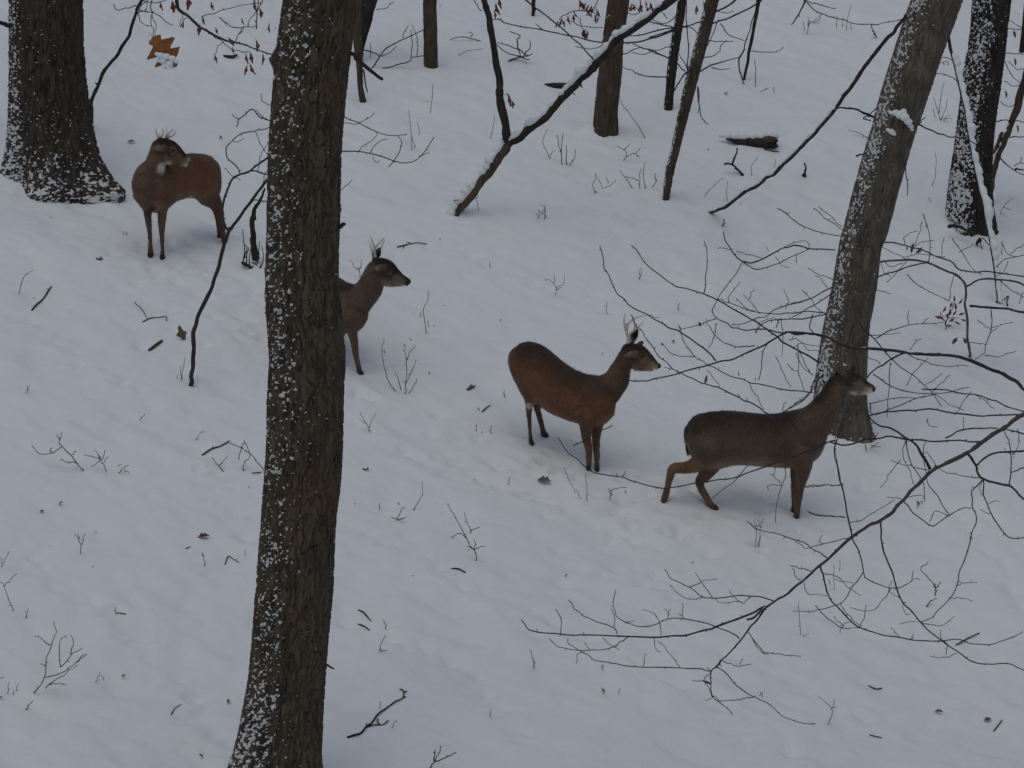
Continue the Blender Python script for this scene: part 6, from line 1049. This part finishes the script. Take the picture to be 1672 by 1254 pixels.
d.head([(365, 262, 52, -.07, 'dark', 'neck', 'neck'), (400, 268, 60, -.07, 'dark', 'head', 'cheek'), (440, 290, 70, -.07, 'dark', 'head', 'cheek'), (480, 316, 66, -.07, 'dark', 'head', 'cheek'), (520, 345, 52, -.07, 'dark', 'cheek', 'cheek'), (560, 372, 38, -.07, 'dark', 'cheek', 'cheek'), (588, 388, 30, -.07, 'pale', 'pale', 'white')], .72)
d.limb([(420, 360, 48, -.08, 'cheek'), (470, 378, 36, -.08, 'cheek'), (530, 394, 24, -.08, 'cheek'), (580, 410, 14, -.08, 'white')], up=(0, 0, 1), k=16, a_scale=.8)
d.ear([(420, 288, -.11), (380, 285, -.15), (335, 292, -.165), (292, 312, -.165)], 27)
d.ear([(395, 235, 0), (385, 222, .03), (372, 214, .05)], 22, .6)
d.limb([(262, 640, 100, -.10, 'neck'), (282, 740, 46, -.10, 'leg'), (284, 800, 32, -.10, 'leg'), (292, 860, 26, -.10, 'leg'), (298, 910, 21, -.09, 'shank'), (303, 970, 18, -.08, 'shank'), (305, 1040, 21, -.06, 'shank'), (306, 1085, 26, yh[0]-d.yc, 'foot'), (305, 1104, 22, yh[0]-d.yc, 'foot')])
d.limb([(390, 640, 100, .03, 'neck'), (396, 740, 50, .0, 'leg'), (392, 810, 36, -.02, 'leg'), (390, 880, 28, -.02, 'leg'), (390, 930, 22, -.02, 'shank'), (393, 1000, 18, -.02, 'shank'), (396, 1060, 17, -.02, 'shank'), (396, 1100, 20, yh[1]-d.yc, 'foot'), (396, 1124, 17, yh[1]-d.yc, 'foot')])
d.limb([(700, 560, 130, lr(700)-.04, 'flank'), (745, 650, 92, lr(760)-.05, 'leg'), (790, 695, 66, lr(790)-.05, 'leg'), (818, 735, 44, lr(800)-.05, 'leg'), (835, 800, 33, lr(800)-.05, 'leg'), (846, 860, 28, lr(800)-.05, 'shank'), (854, 930, 24, lr(800)-.04, 'shank'), (862, 975, 22, yh[2]-d.yc, 'foot'), (866, 1003, 18, yh[2]-d.yc, 'foot')])
d.limb([(740, 580, 110, lr(760)+.06, 'flank'), (775, 690, 60, lr(780)+.08, 'leg'), (800, 750, 34, lr(790)+.08, 'leg'), (815, 820, 24, lr(790)+.08, 'shank'), (822, 890, 18, lr(790)+.08, 'shank'), (826, 958, 15, yh[3]-d.yc, 'foot')])
d.limb([(790, 400, 26, lr(800)+.03, 'back'), (812, 440, 24, lr(800)+.04, 'dark'), (818, 510, 20, lr(800)+.04, 'dark'), (808, 575, 9, lr(800)+.04, 'dark')], a_scale=.7)
d.spot(400, 442, -.17, 50, 'white', .5); d.spot(405, 440, -.10, 50, 'white', .5); d.spot(440, 412, -.13, 30, 'white', .6); d.spot(365, 290, -.19, 34, 'pale', .8); d.spot(478, 300, -.13, 30, 'cheek', .6); d.spot(590, 370, -.11, 26, 'pale', .6); d.spot(585, 420, -.09, 18, 'white', .5); d.spot(563, 414, -.11, 9, 'dark', .5)
for x, y in ((400, 225), (440, 235), (480, 262), (520, 300), (555, 335)): d.spot(x, y, -.07, 36, 'dark', .8)
d.spot(602, 395, -.07, 16, 'dark', .5); d.spot(600, 672, lr(600)-.08, 44, 'white', .6); d.spot(300, 750, -.10, 50, 'dark', .9); d.spot(470, 330, -.14, 22, 'cheek', .5)
for x, y in ((305, 1104), (396, 1124), (866, 1003), (826, 960)): d.spot(x, y, G(*zp(ZN, [(x, y)])[0]).y-d.yc, 24, 'dark', .5)
d.finish()
d.ball('eye', 478, 303, -.14, 14, M_EYE, (1.3, .7, .8)); d.ball('nose', 604, 397, -.075, 17, M_NOSE, (.8, 1.1, 1.1))
d.antler([([(385, 228), (366, 205), (350, 175), (342, 134)], 16, 4, 0, -.03), ([(366, 205), (392, 195), (402, 165), (398, 138)], 14, 5, -.01, -.05), ([(382, 205), (376, 188), (374, 178)], 9, 4, 0, -.03)], -.05)
d.antler([([(425, 228), (440, 205), (468, 195), (490, 175), (496, 155)], 16, 4, 0, .03), ([(428, 212), (440, 180), (462, 158), (480, 142)], 15, 5, -.01, -.05), ([(415, 210), (425, 175), (428, 130)], 10, 4, 0, .06)], -.02)
for x, y, dx in ((303, 1106, .1), (396, 1126, .1), (868, 1005, .3), (826, 964, .3)): d.hoof(x, y, dx)
